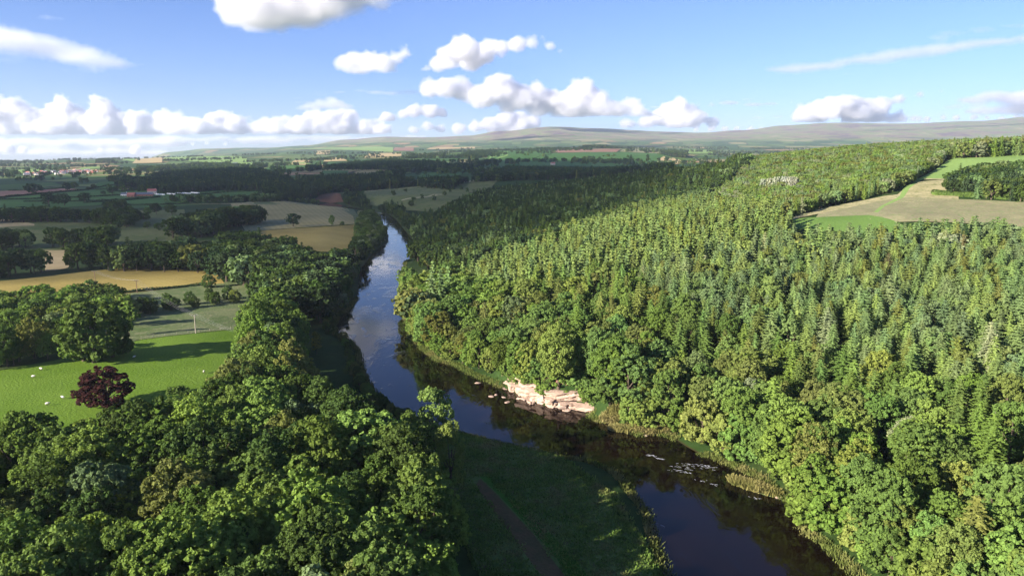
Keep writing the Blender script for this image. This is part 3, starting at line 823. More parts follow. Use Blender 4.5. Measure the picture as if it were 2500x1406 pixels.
# coarser trees of the same kinds for the middle distance and beyond
PROTO['broad_far'] = [broadleaf(61, 6.0, 16, .06, 15, 8, 8, .52, (1.8, 2.9), .8), broadleaf(62, 5.4, 17, .06, 13, 8, 8, .52, (1.8, 2.9), .8, .4), broadleaf(63, 6.8, 15, .04, 16, 8, 7, .56, (1.9, 3.0), .8)]
PROTO['spruce_far'] = [conifer(71, 19, 3.9, .05, 14, 7, .9, .7, width=.6), conifer(72, 19, 3.7, .05, 15, 7, .9, .66, width=.6)]
PROTO['larch_far'] = [conifer(81, 18, 3.4, .05, 16, 6, .8, .64, .12, .25, .35, .48, False, .65, M_bark), conifer(82, 17, 3.7, .05, 15, 6, .8, .66, .15, .25, .4, .45, False, .65, M_bark)]
PROTO['bushy'] = [broadleaf(55, 4.4, 9.6, -.06, 20, 14, 22, .2, (1.2, 1.9), .5), broadleaf(56, 4.0, 9.8, -.06, 18, 14, 22, .2, (1.2, 1.9), .5)]
PROTO['broad_tiny'] = [broadleaf(91, 6.2, 14, -.02, 8, 5, 5, 1.0, (2.2, 3.2), .9), broadleaf(92, 5.6, 15, -.02, 8, 5, 5, 1.0, (2.2, 3.2), .9)]
PROTO['spruce_tiny'] = [conifer(93, 20, 3.0, .03, 9, 5, 1.4, 1.1, width=.9), conifer(94, 20, 3.0, .03, 9, 5, 1.4, 1.1, width=.9, ragged=.3)]

CAND = []          # every tree of every wood: x, y, species, height, tint, zone
TALL = {'broad': 17.0, 'spruce': 19.0, 'larch': 17.0, 'pine': 16.0, 'shrub': 4.0, 'bushy': 9.6}

def srgb(r, g, b):
    f = lambda c: (c / 255 / 12.92) if c < 10 else ((c / 255 + .055) / 1.055) ** 2.4
    return (f(r), f(g), f(b))
TINT = {
    'dark green': (0.065, 0.106, 0.029), 'mid green': (0.104, 0.163, 0.041), 'fresh green': (0.140, 0.215, 0.048), 'bright green': (0.130, 0.212, 0.060), 'yellow green': (0.170, 0.215, 0.055),
    'golden green': (0.190, 0.190, 0.042), 'olive green': (0.137, 0.163, 0.048), 'bluish green': (0.127, 0.182, 0.082), 'grey green': (0.195, 0.234, 0.124), 'gold green': (0.260, 0.270, 0.050), 'silvery green': (0.300, 0.320, 0.270),
    'larch green': (0.175, 0.245, 0.078), 'spruce green': (0.140, 0.210, 0.082), 'deep green': (0.040, 0.069, 0.031), 'brownish': (0.117, 0.113, 0.054), 'copper purple': (0.056, 0.024, 0.023),
}
MIX = {
    'oakwood': [('mid green', 5), ('dark green', 4), ('fresh green', 6), ('olive green', 1.3), ('bluish green', 1.5), ('yellow green', 1.2)],
    'bankwood': [('fresh green', 6), ('mid green', 5), ('bright green', 4), ('yellow green', 1.6), ('olive green', 3), ('bluish green', 1), ('golden green', .25), ('grey green', .5)],
    'plantation': [('spruce green', 5), ('bluish green', 3), ('larch green', 3), ('olive green', 1.4), ('grey green', .8), ('brownish', .15)],
    'larchwood': [('larch green', 8), ('yellow green', 1.5), ('spruce green', 1), ('olive green', 1)],
    'youngwood': [('larch green', 3), ('fresh green', 2.5), ('olive green', 2), ('spruce green', 2), ('grey green', 1), ('mid green', 2)],
    'darkwood': [('deep green', 5), ('dark green', 5), ('spruce green', 2), ('olive green', 1)],
    'farwood': [('deep green', 6), ('dark green', 2), ('olive green', .5)],
    'hedgerow': [('dark green', 4), ('deep green', 4), ('mid green', 2)],
    'willows': [('grey green', 2), ('mid green', 3), ('dark green', 4), ('bluish green', 1)],
}
def scatter(poly, space, zone, mix, species, hs=(.85, 1.15), seed=1, jit=.42, rot=.3, wet=False, free=False):
    """stand of trees: jittered rows inside an outline on the ground"""
    rng = np.random.default_rng(seed)
    P = np.array(poly, float)
    c = P.mean(0)
    ca, sa = math.cos(rot), math.sin(rot)
    Q = (P - c) @ np.array([[ca, -sa], [sa, ca]])
    lo, hi = Q.min(0) - space, Q.max(0) + space
    gx, gy = np.meshgrid(np.arange(lo[0], hi[0], space), np.arange(lo[1], hi[1], space * .9))
    gx = gx + (np.arange(gx.shape[0]) % 2)[:, None] * space * .5
    q = np.stack([gx.ravel(), gy.ravel()], 1) + rng.uniform(-jit, jit, (gx.size, 2)) * space
    w = q @ np.array([[ca, sa], [-sa, ca]]) + c
    w = w[inside(w[:, 0], w[:, 1], P)]
    if not wet:
        m = (w[:, 1] < 1400) & (w[:, 0] > -400) & (w[:, 0] < 200)
        bad = np.zeros(len(w), bool)
        if m.any():
            bad[m] = inside(w[m, 0], w[m, 1], RIVER) | (seg_dist(w[m, 0], w[m, 1], RIVER) < 2.0)
        w = w[~bad]
    for z in ([] if free else CLEAR):
        if len(w): w = w[~inside(w[:, 0], w[:, 1], z)]
    nm = [k for k, _ in MIX[mix]]; pr = np.array([v for _, v in MIX[mix]], float); pr /= pr.sum()
    sp = [k for k, _ in species]; sw = np.array([v for _, v in species], float); sw /= sw.sum()
    patch = np.array([mnoise.noise((x * .03, y * .03, seed)) for x, y in w]) if len(w) else []
    for (x, y), pt in zip(w, patch):
        t = nm[int(np.searchsorted(np.cumsum(pr), np.clip(rng.random() * .8 + pt * .25 + .1, 0, .999)))]
        s = sp[int(np.searchsorted(np.cumsum(sw), np.clip(rng.random(), 0, .999)))]
        CAND.append([x, y, s, rng.uniform(*hs), t, zone, None])
def single(pt, species, size, tint, label, cat='tree', wide=1.0, name=None):
    CAND.append([pt[0], pt[1], species, size, tint, 'single', dict(label=label, cat=cat, wide=wide, name=name)])
CLEAR = []

# ------------------------------------------------------------------ the woods
# ground kept free of trees: the open shelf on the right hill, the riverside meadow, the pasture
CLEAR.append([(156.5, 421.3), (201.4, 465.4), (250.4, 495.6), (268.8, 499.1), (308.5, 551.4), (419.3, 690.6), (533.9, 655.8), (287.0, 345.8), (248.8, 371.7), (212.0, 378.1), (188.7, 388.0)])
CLEAR.append([(-40, 197), (-30, 182), (-18, 156), (-6, 128), (4, 90), (30, 70), (32, 128), (24, 158), (10, 184), (-8, 208), (-24, 214)])
cliff_clear = [(-1.4, 239.2), (5.4, 227.8), (11.3, 221.8), (25.9, 216.2), (25.6, 224.9), (11.2, 234.9), (1.5, 247.5)]
CLEAR.append([(-2.1, 247.5), (1.7, 234.9), (10.6, 221.8), (25.9, 216.2), (25.9, 225.7), (20.6, 229.4), (11.8, 233.1), (2.9, 243.8)])

# left foreground wood (crown tops reach the pasture edge)
LEFTWOOD = [(-138.1, 143.2), (-114.3, 152.4), (-101.4, 156.7), (-92.5, 169.4), (-84.6, 166.6), (-84.7, 182.6), (-80.0, 189.9), (-77.2, 197.4), (-85.8, 220.5), (-97.0, 254.7), (-113.7, 320.6), (-110.7, 340.6), (-98.5, 316.5), (-80.9, 261.7), (-68.1, 226.6), (-56.6, 200.9), (-46.3, 177.4)] + [(-28.3, 149.7)] + [(-18.5, 153.5), (-12.7, 139.4), (-9.0, 123.2)] + [(-14, 118), (-2, 88), (0, 62), (-60, 58), (-110, 90)]
scatter(LEFTWOOD, 8.6, 'left bank wood', 'oakwood', [('broad', 10), ('pine', .4)], (.82, 1.28), 3, .46)
# small wood at the far left of the pasture
scatter([(-224.4, 252.7), (-181.2, 244.4), (-173.3, 259.3), (-175.8, 270.8), (-199.4, 312.0), (-170.8, 313.1), (-182.7, 339.7), (-222.2, 383.6), (-246.7, 368.1), (-263.6, 361.6), (-284.4, 335.5)], 8.5, 'wood left of the pasture', 'oakwood', [('broad', 8), ('pine', 1)], (.5, .72), 4)
# wood between the stubble field and the river
scatter([(-178.8, 437.4), (-157.4, 417.0), (-145.3, 409.9)] + [(-113.7, 320.6), (-109.0, 341.4), (-93.8, 329.4), (-90.7, 347.3)] + [(-108.6, 456.6), (-120.1, 550.7), (-130.1, 611.2)] + [(-106.4, 499.9), (-117.2, 510.1), (-123.7, 478.0), (-150.1, 512.6), (-173.0, 548.8), (-219.9, 591.3), (-232.1, 570.9), (-222.8, 517.8)] + [(-229.7, 529.0)], 8.5, 'wood between the stubble fields and the river', 'darkwood', [('broad', 8), ('spruce', 1)], (.85, 1.15), 5)
# willows along the left bank upstream
scatter([(-149.0, 676.3), (-171.6, 793.4), (-205.8, 975.1), (-209.3, 1064.4), (-182.4, 983.5), (-147.0, 842.4), (-124.9, 721.0), (-120.7, 646.0), (-118.1, 585.8), (-112.2, 524.8), (-98.5, 446.5), (-89.5, 383.5), (-90.7, 375.2), (-105.1, 441.6), (-122.0, 528.3)], 5.5, 'willows on the left bank', 'willows', [('broad', 5), ('shrub', 3)], (.35, .6), 7)
scatter([(-410.7, 1184.7), (-351.1, 1313.4), (-276.7, 1215.0), (-216.9, 1087.7), (-229.4, 1168.3), (-287.7, 1265.0), (-372.1, 1336.6), (-452.5, 1306.5)], 9, 'willows on the left bank', 'willows', [('broad', 1)], (.3, .5), 8)
# belts beyond the yellow stubble field
scatter([(-351.9, 404.0), (-316.1, 448.0), (-301.2, 480.4), (-275.4, 502.2), (-239.3, 547.9)] + [(-204.7, 471.2), (-257.9, 472.6), (-305.3, 474.3), (-326.9, 455.1), (-363.1, 420.6)], 7.5, 'tree belt behind the stubble field', 'darkwood', [('broad', 5), ('spruce', 1)], (.8, 1.1), 9)
scatter([(-469.7, 546.9), (-427.8, 598.7), (-377.5, 589.2), (-325.9, 580.0)] + [(-358.9, 639.4), (-373.3, 607.3), (-392.7, 594.1), (-410.3, 570.7), (-453.3, 524.4)], 9, 'wood behind the tree belt', 'darkwood', [('broad', 5), ('spruce', 1)], (.8, 1.1), 10)
scatter([(-317.4, 686.6), (-333.6, 760.3), (-330.1, 840.4), (-305.1, 873.3)] + [(-285.1, 820.5), (-303.3, 768.4), (-288.5, 670.8), (-318.6, 669.4)], 9, 'poplars left of the riverside stubble', 'darkwood', [('broad', 5)], (.9, 1.35), 12)
scatter([(-634.5, 742.5), (-592.1, 832.6), (-562.2, 859.6), (-483.3, 808.6), (-396.0, 751.2)] + [(-466.2, 890.0), (-487.7, 813.0), (-571.9, 800.8), (-623.7, 726.7)], 9.5, 'broad wood on the left plain', 'darkwood', [('broad', 5), ('spruce', 1)], (.85, 1.1), 13)
scatter([(-579.2, 1017.1), (-555.7, 1027.2), (-575.1, 1069.4), (-604.4, 1067.3)], 9, 'broad wood on the left plain', 'darkwood', [('broad', 5)], (.6, .8), 15)
scatter([(-579.3, 1199.1), (-522.4, 1178.1), (-460.0, 1172.8), (-407.2, 1174.3), (-374.8, 1199.0), (-406.3, 1300.3), (-481.8, 1228.8), (-587.9, 1231.7)], 11, 'trees along the lane by the river flats', 'darkwood', [('broad', 5)], (.4, .8), 16)
# long dark forest on the ridge behind the farm
scatter([(-873.4, 1705.3), (-1200.0, 2473.9), (-1194.3, 2713.1), (-989.3, 2544.1), (-782.8, 2280.4), (-493.7, 1633.1)] + [(-442.6, 1478.6), (-517.0, 1497.7), (-627.0, 1515.3), (-642.1, 1470.4), (-698.6, 1449.0), (-786.6, 1538.5)], 10.5, 'dark forest behind the farm', 'farwood', [('broad', 4), ('spruce', 4)], (.85, 1.1), 17)
scatter([(-1151.1, 2063.4), (-1188.6, 2216.7), (-980.6, 1918.3), (-874.5, 1705.5), (-910.8, 1660.7)] + [(-1000.6, 1965.4), (-1089.8, 1966.0)], 14, 'dark forest behind the farm', 'farwood', [('broad', 4)], (.85, 1.1), 57)
scatter([(-520.0, 1507.1), (-467.6, 1560.8), (-484.3, 1750.3), (-401.6, 1779.0), (-243.8, 1623.8), (-172.1, 1415.8), (-107.3, 1354.8)] + [(-117.7, 1507.5), (-209.5, 1479.5), (-288.4, 1441.2), (-355.8, 1432.5), (-372.1, 1336.6), (-406.3, 1300.3), (-430.3, 1241.8)], 10, 'dark forest beyond the river bend', 'farwood', [('broad', 3), ('spruce', 5)], (.85, 1.1), 18)
scatter([(-285.3, 1238.0), (-256.2, 1184.5), (-230.0, 1140.6), (-240.2, 1206.8), (-281.2, 1339.2), (-325.5, 1399.6)], 8, 'dark forest beyond the river bend', 'farwood', [('broad', 3), ('spruce', 2)], (.5, .8), 19)
scatter([(-663.2, 2353.2), (-698.9, 2662.5), (-646.4, 2870.4), (-611.3, 3168.2), (-557.0, 3392.6), (-422.8, 3006.5), (-256.9, 2685.2), (-215.5, 2392.3), (-102.3, 2596.8), (-48.3, 2453.6)] + [(-50.8, 2578.9), (-197.8, 2339.5), (-274.5, 2026.9), (-409.1, 2340.0), (-584.9, 2530.0), (-782.8, 2777.3)], 13, 'dark woods in the middle of the valley', 'farwood', [('broad', 4), ('spruce', 4)], (.85, 1.1), 20)
scatter([(-274.9, 3420.5), (-257.1, 4162.9), (-191.0, 4538.1), (-46.7, 4157.6)] + [(-53.9, 4364.4), (-163.8, 3348.1), (-291.3, 3597.7)], 15, 'dark rounded wood on the valley rise', 'farwood', [('spruce', 4)], (.9, 1.1), 21)
scatter([(-555.8, 3662.5), (-423.3, 3966.6), (-346.3, 4111.3)] + [(-355.3, 4216.6), (-435.6, 4080.1), (-541.1, 3849.1)], 16, 'dark woods in the middle of the valley', 'farwood', [('spruce', 4)], (.9, 1.1), 22)
scatter([(446.0, 4569.0), (590.8, 4579.2), (1081.1, 6488.9), (1113.1, 6681.8), (662.7, 6790.0)], 13, 'dark clump on the hill crest', 'farwood', [('broad', 4)], (1.1, 1.35), 23)
scatter([(732.6, 3572.5), (742.3, 3385.9), (800.8, 3374.9), (905.5, 3782.6), (835.7, 3814.8)], 14, 'grove beside the hill field', 'farwood', [('broad', 4)], (1.2, 1.5), 24)
scatter([(-206.0, 1519.0), (-119.4, 1408.4), (-62.5, 1581.6), (-11.7, 2082.7), (170.7, 2019.4), (321.0, 1838.2), (237.3, 1080.3)] + [(466.8, 2123.0), (207.6, 1470.0), (42.2, 1491.7), (-58.8, 1485.7), (-174.0, 1537.5)], 12, 'dark woods at the foot of the hill fields', 'farwood', [('broad', 4), ('spruce', 2)], (.8, 1.1), 25)
scatter([(-1816.4, 3525.9), (-1686.7, 3563.3), (-1687.8, 3892.2), (-1424.7, 3666.3), (-1204.6, 3288.6), (-1181.4, 3036.7), (-1450.1, 3097.9), (-1607.0, 3131.3)], 34, 'scattered hedgerow trees on the far plain', 'hedgerow', [('broad', 4)], (.7, 1.1), 26)
scatter([(-2553.7, 4468.8), (-2391.6, 4370.3), (-2750.8, 5029.4), (-2882.2, 5056.3)], 22, 'square wood on the far left horizon', 'farwood', [('broad', 4)], (1, 1.3), 27)

# right of the river: shaded valley wood upstream
VALE = [(-38, 440)] + [(-74.2, 549.8), (-102.7, 687.8), (-132.7, 843.4), (-178.3, 1042.4), (-201.6, 1105.9)] + [(-195.2, 1079.5), (-182.4, 1106.9), (-155.2, 1029.9)] + [(-115.3, 793.1), (-117.7, 861.2), (-86.8, 897.7), (-84.3, 989.8), (-48.6, 1226.4), (0.0, 1333.7), (76.1, 1345.9), (177.6, 1258.8), (216.2, 1096.1), (238.6, 941.8), (268.2, 900.1)] + [(330, 1100), (300, 900), (215, 730), (140, 600), (70, 500), (20, 430)]
scatter(VALE, 7.2, 'shaded valley wood right of the river', 'darkwood', [('broad', 3), ('spruce', 5), ('larch', 1)], (.7, 1.0), 30)
for k_, (x_, y_) in enumerate([(-154.3, 1131.4), (-143.9, 1151.8), (-122.2, 1131.7), (-152.4, 1093.3), (-111.9, 1315.1), (-96.5, 1363.0), (-82.0, 1315.2), (-204.3, 1241.7), (-199.1, 1350.4), (-111.9, 1195.0)]):
    CAND.append([x_, y_, 'broad', .45 + .05 * (k_ % 4), 'dark green', 'hill pasture beyond the river bend', None])
# hill plantations in the sun
LARCH = [(-30, 405), (25, 430), (45, 520), (100, 610), (150, 620), (150, 500), (160, 432), (150, 380), (110, 345), (60, 335), (0, 335), (-20, 370)]
scatter(LARCH, 5.4, 'larch plantation on the hill across the river', 'larchwood', [('larch', 9), ('spruce', 1)], (.82, .98), 31, .38)
YOUNG = [(100, 610), (215, 745), (315, 920), (345, 1130), (600, 1130), (700, 700), (420, 640), (400, 628), (300, 530), (245, 480), (205, 452), (165, 436), (150, 500), (150, 600)]
scatter(YOUNG, 5.6, 'young mixed wood above the open shelf', 'youngwood', [('broad', 6), ('larch', 3), ('spruce', 1)], (.48, .68), 32, .42)
SPRUCE = [(118, 180), (85, 230), (55, 290), (60, 330), (110, 342), (150, 372)] + [(135.0, 347.0), (148.7, 346.6), (168.3, 346.5), (188.3, 347.0), (207.1, 345.5), (223.3, 340.1), (239.1, 335.1), (258.7, 312.6)] + [(420, 250), (300, 150), (200, 120), (150, 140)]
scatter(SPRUCE, 5.9, 'spruce plantation on the right hillside', 'plantation', [('spruce', 8), ('larch', 2.5), ('broad', 1.2)], (.76, .98), 33, .42)
BANK = [(-48.3, 335.1), (-38.7, 298.7), (-22.2, 272.2), (-2.3, 244.5), (5.5, 231.6), (10.8, 225.7), (25.1, 220.6), (31.3, 208.5), (46.6, 199.3), (54.8, 184.6), (63.5, 170.8), (67.4, 155.4), (63.8, 145.5), (66.2, 138.6), (66.9, 132.4)] + [(72, 100), (78, 60), (200, 60), (200, 110), (125, 125), (98, 175), (62, 232), (20, 285), (0, 335), (-20, 370), (-30, 405), (-38, 440), (-50, 400)]
scatter(BANK, 8.0, 'broadleaf wood on the right bank', 'bankwood', [('broad', 10), ('spruce', .6), ('larch', .5), ('pine', .3)], (.74, 1.16), 34, .46)
scatter([(0, 335), (20, 285), (62, 232), (98, 175), (125, 125), (200, 110), (200, 120), (150, 140), (118, 180), (85, 230), (55, 290), (60, 330)], 7.0, 'mixed belt above the right bank', 'bankwood', [('broad', 3), ('spruce', 4), ('larch', 4)], (.75, 1.0), 38, .44)
# dark clump on the shelf
scatter([(283.1, 469.8), (290.2, 444.3), (313.8, 408.6), (356.8, 434.0), (371.7, 487.1), (366.2, 518.8), (348.0, 526.6), (316.5, 513.4)], 6.0, 'dark clump on the open shelf', 'darkwood', [('broad', 4), ('spruce', 1)], (.6, .78), 35, free=True)
scatter([(405, 652), (520, 664), (640, 675), (640, 700), (500, 690), (400, 680)], 7, 'shelter belt above the green meadow', 'youngwood', [('broad', 4), ('spruce', 3)], (.8, 1.0), 36, free=True)

# hedgerow and far plain trees
rngp = np.random.default_rng(77)
for k in range(520):
    Y = float(np.exp(rngp.uniform(math.log(1500), math.log(7200))))
    X = rngp.uniform(-.78, .0) * Y if Y < 2400 else rngp.uniform(-.78, .45) * Y
    if mnoise.noise((X * .0035, Y * .0016, 2)) < -.05: continue
    for q in range(int(rngp.integers(1, 7))):
        CAND.append([X + q * rngp.uniform(8, 16), Y + q * rngp.uniform(-5, 9), 'broad', rngp.uniform(.55, 1.1), str(rngp.choice(['dark green', 'deep green', 'mid green'])), 'far plain', None])
for k in range(110):          # denser far woods
    Y = float(np.exp(rngp.uniform(math.log(2600), math.log(7000))))
    X = rngp.uniform(-.8, .5) * Y
    a, b = rngp.uniform(50, 260), rngp.uniform(30, 90)
    for q in range(int(a * b / 330)):
        CAND.append([X + rngp.uniform(-a, a), Y + rngp.uniform(-b, b), 'broad', rngp.uniform(.7, 1.1), str(rngp.choice(['dark green', 'deep green'])), 'far plain', None])

# ---- trees one can point at
P1 = lambda l: l[0]
single(P1([(-123.1, 208.2)]), 'bushy', 1.3, 'copper purple', 'dark red copper beech at the edge of the bright pasture', wide=1.35, name='broadleaf_tree')
single(P1([(-154.7, 256.9)]), 'bushy', 2.35, 'mid green', 'huge spreading tree casting a long shadow across the pasture', wide=1.0)
single(P1([(-159.8, 258.5)]), 'bushy', 1.9, 'fresh green', 'paler tree merged into the left side of the huge pasture tree', wide=.9)
single(P1([(-152.2, 264.2)]), 'bushy', 2.0, 'dark green', 'darker tree merged into the right side of the huge pasture tree', wide=.9)
single(P1([(-162.6, 296.3)]), 'broad', .72, 'fresh green', 'slim bright tree just right of the huge pasture tree', wide=.6)
single(P1([(-180.4, 261.9)]), 'broad', .95, 'olive green', 'brown-green tree left of the huge pasture tree', wide=.9)
single(P1([(-182.9, 251.0)]), 'broad', .9, 'dark green', 'shaded tree at the left frame edge above the pasture', wide=1.0)
for (x, y), s, w, lb in ((P1([(-182.4, 347.8)]), .42, 1.3, 'leftmost rounded small tree in the paddock, behind its twin'), (P1([(-177.2, 343.9)]), .40, 1.3, 'rounded small tree in front of the leftmost paddock pair'),
                         (P1([(-171.6, 353.3)]), .36, 1.6, 'widest rounded small tree in the middle of the paddock'), (P1([(-177.6, 362.8)]), .38, 1.1, 'small tree half hidden behind the widest paddock tree'),
                         (P1([(-168.2, 367.5)]), .38, 1.05, 'narrow rounded tree of the third paddock pair'), (P1([(-162.5, 359.9)]), .30, 1.2, 'low rounded tree right of the narrow paddock tree'),
                         (P1([(-162.3, 378.1)]), .40, 1.0, 'taller rounded tree of the fourth paddock pair'), (P1([(-155.8, 369.1)]), .36, 1.2, 'rounded tree right and in front of the fourth paddock pair'),
                         (P1([(-154.9, 383.3)]), .42, 1.1, 'taller rounded tree of the rightmost paddock pair'), (P1([(-148.1, 376.1)]), .38, 1.2, 'yellower rounded tree at the right end of the paddock row'),
                         (P1([(-180.2, 420.0)]), .42, 1.35, 'round solitary bush tree at the corner of the yellow stubble field'), (P1([(-185.0, 337.7)]), .50, 1.1, 'dark rounded tree left of the paddock row')):
    single((x, y), 'bushy', s * 2.0, 'yellow green' if 'yellower' in lb else 'dark green', lb, wide=w * .85)
single(P1([(-241.6, 791.3)]), 'broad', .95, 'deep green', 'dark round solitary tree on the riverside stubble field', wide=1.35)
single(P1([(-200.3, 795.9)]), 'broad', .85, 'mid green', 'slender irregular tree alone on the riverside stubble', wide=.65)
single(P1([(-196.9, 832.3)]), 'shrub', 1.0, 'dark green', 'tiny bush beside the slender tree on the stubble', 'bush')
single(P1([(-467.1, 943.9)]), 'broad', .98, 'deep green', 'very dark round tree in front of the river flats', wide=1.15)
single(P1([(-464.3, 916.7)]), 'broad', .75, 'mid green', 'lighter tree left of the very dark round tree', wide=1.1)
single(P1([(-447.6, 945.9)]), 'broad', .82, 'dark green', 'broad low tree right of the very dark round tree', wide=1.3)
single(P1([(-384.7, 755.6)]), 'broad', .5, 'dark green', 'small tree on the rough moor pasture, left of its neighbour', wide=1.1)
single(P1([(-365.1, 740.1)]), 'broad', .5, 'dark green', 'small round tree on the rough moor pasture, right of its neighbour', wide=1.2)
single(P1([(-413.2, 747.5)]), 'shrub', 2.2, 'dark green', 'low wide bush on the edge of the moor pasture', 'bush')
single(P1([(-445.8, 867.7)]), 'shrub', 2.0, 'dark green', 'small bush alone where moor pasture meets the flats', 'bush')
single(P1([(-926.2, 1398.8)]), 'broad', 1.35, 'deep green', 'big spreading tree in the middle of the ploughed field', wide=1.5)
single(P1([(-927.8, 1508.3)]), 'broad', 1.3, 'deep green', 'tall tree at the right end of the ploughed field', wide=1.1)
single(P1([(-976.7, 1615.5)]), 'broad', 1.1, 'dark green', 'broad tree right of the tall one by the ploughed field', wide=1.3)
single(P1([(-921.2, 1593.8)]), 'broad', .85, 'deep green', 'hedge tree between the two green fields on the left', wide=1.2)
single(P1([(-934.0, 1594.1)]), 'broad', .5, 'deep green', 'low bush tree in the hedge of the green fields', wide=1.3)
single(P1([(-784.8, 1418.9)]), 'broad', .95, 'deep green', 'dark block of a tree left of the farm', wide=1.8)
single(P1([(-795.5, 1404.8)]), 'broad', .5, 'deep green', 'small round tree left of the dark block by the farm', wide=1.4)
single(P1([(-698.5, 1178.1)]), 'broad', 1.05, 'deep green', 'wide dark tree at the bend of the white lane', wide=1.5)
single(P1([(-704.5, 1095.9)]), 'broad', 1.2, 'deep green', 'tall tree standing over the broad wood on the left plain', wide=1.2)
single(P1([(-682.4, 1098.5)]), 'broad', 1.2, 'deep green', 'second tall tree over the broad wood on the left plain', wide=1.3)
for i, px in enumerate((184, 195)):
    single(P1([(-2968.7, 4947.9)]) if i == 0 else P1([(-2903.9, 4890.4)]), 'broad', 1.9, 'deep green', ('left' if i == 0 else 'right') + ' one of two lone trees on the far left horizon', wide=1.1)
single(P1([(147.7, 3087.6)]), 'broad', 1.1, 'deep green', 'round lone tree low in the green hill field', wide=1.3)
single(P1([(443.0, 2712.4)]), 'spruce', 1.9, 'deep green', 'tall dark conifers standing before the tan field corner', wide=2.2)
single(P1([(533.3, 2870.7)]), 'broad', 2.1, 'deep green', 'thin leaning dark tree before the tan field corner', wide=.45)
single(P1([(411.2, 2654.3)]), 'broad', 1.7, 'deep green', 'dark wide tree left of the thin leaning tree', wide=1.2)
# notable trees of the left wood and bank
single(P1([(-19.6, 172.5)]), 'broad', 1.3, 'larch green', 'pale feathery poplar top standing out against the dark river', wide=.85)
single(P1([(-14.0, 152.7)]), 'broad', 1.15, 'yellow green', 'slim sunlit yellow-green poplar below the pale feathery one', wide=.62)
single(P1([(-33.6, 148.9)]), 'broad', 1.3, 'fresh green', 'large domed sunlit oak nearest left of the pale poplar', wide=1.15)
single(P1([(-24.9, 166.2)]), 'broad', 1.0, 'mid green', 'green tree at the water between the oak and the pale poplar', wide=.85)
single(P1([(-53.5, 161.9)]), 'broad', .95, 'yellow green', 'yellow-green feathery tree left of the large domed oak', wide=1.0)
single(P1([(-110.7, 322.5)]), 'broad', 1.15, 'fresh green', 'tall lit crown heading the tree belt beside the river', wide=1.25)
single(P1([(-49.2, 189.5)]), 'broad', .72, 'olive green', 'brown-green crown leaning over the river corner', wide=.9)
single(P1([(-79.3, 281.8)]), 'broad', .6, 'golden green', 'small yellowing tree in the shade beside the river belt', wide=.7)
single(P1([(-58.7, 102.6)]), 'spruce', .9, 'olive green', 'single pointed conifer rising from the near left wood', wide=1.0)
single(P1([(-84.0, 121.5)]), 'pine', 1.0, 'olive green', 'shaggy pine with pale branches in the near left wood', wide=1.3)
single(P1([(-88.7, 182.0)]), 'broad', .95, 'mid green', 'bushy dark green tree at the pasture edge right of the copper beech', wide=1.0)
# notable trees of the right bank
single(P1([(15.4, 228.0)]), 'broad', 1.25, 'yellow green', 'yellow-gold tree directly above the sandstone cliff', wide=1.0)
single(P1([(41.6, 227.5)]), 'broad', 1.12, 'olive green', 'tall drooping grey-olive birch right of the cliff', wide=.62)
single(P1([(72.4, 211.2)]), 'broad', 1.15, 'yellow green', 'big smooth domed yellow-green tree on the right bank', wide=1.2)
single(P1([(67.4, 197.2)]), 'pine', 1.0, 'grey green', 'blue-grey pine in front of the domed yellow-green tree', wide=1.0)
single(P1([(83.2, 167.1)]), 'broad', 1.0, 'yellow green', 'spiky yellow-green tree in the lower right wood', wide=1.0)
single(P1([(95.7, 162.8)]), 'broad', .9, 'grey green', 'dull grey-olive tree at the upper edge of the lower right wood', wide=.8)
single(P1([(-6.6, 322.9)]), 'broad', 1.1, 'fresh green', 'tall full green tree above the river corner on the right bank', wide=1.1)
single(P1([(9.1, 397.2)]), 'broad', .95, 'mid green', 'dark round tree at the left corner of the larch plantation', wide=.85)
for k, ((x, y), h) in enumerate(((P1([(-45.0, 336.5)]), 1.25), (P1([(-39.3, 326.6)]), 1.35), (P1([(-36.3, 336.5)]), 1.3), (P1([(-48.1, 374.3)]), 1.2))):
    single((x + 5, y + 14), 'spruce', h, 'spruce green', ['tall spruce nearest the water at the river corner', 'tallest spruce of the group at the river corner', 'spruce furthest from the water at the river corner', 'rear spruce of the group at the river corner'][k], wide=1.0)
for k, (x, y) in enumerate([(-32.4, 349.2), (-29.1, 346.6), (-12.3, 354.2)]):
    single((x, y), 'larch', 1.0, 'larch green', ['yellow-green larch beside the spruces at the river corner', 'right-hand larch of the pair at the river corner', 'feathery larch between the river corner and the plantation'][k], wide=1.4)
for k, (x, y) in enumerate([(215.1, 620.9), (218.8, 613.7), (222.7, 607.4), (226.5, 604.8), (224.6, 587.1), (220.5, 566.2)]):
    single((x, y), 'broad', .92, 'silvery green', ['leftmost', 'second from left', 'third from left', 'third from right', 'second from right', 'rightmost'][k] + ' of the silvery white poplars in the hill wood', wide=.6)
for k, (x, y) in enumerate([(129.2, 241.4), (128.7, 187.6), (99.7, 221.2)]):
    single((x, y), 'spruce', 1.12, 'grey green', ['pale-trunked thin spruce in the middle of the plantation', 'broad spruce with bare lower trunk near the right edge', 'bare-stemmed spruce above the domed yellow-green tree'][k], wide=.95)

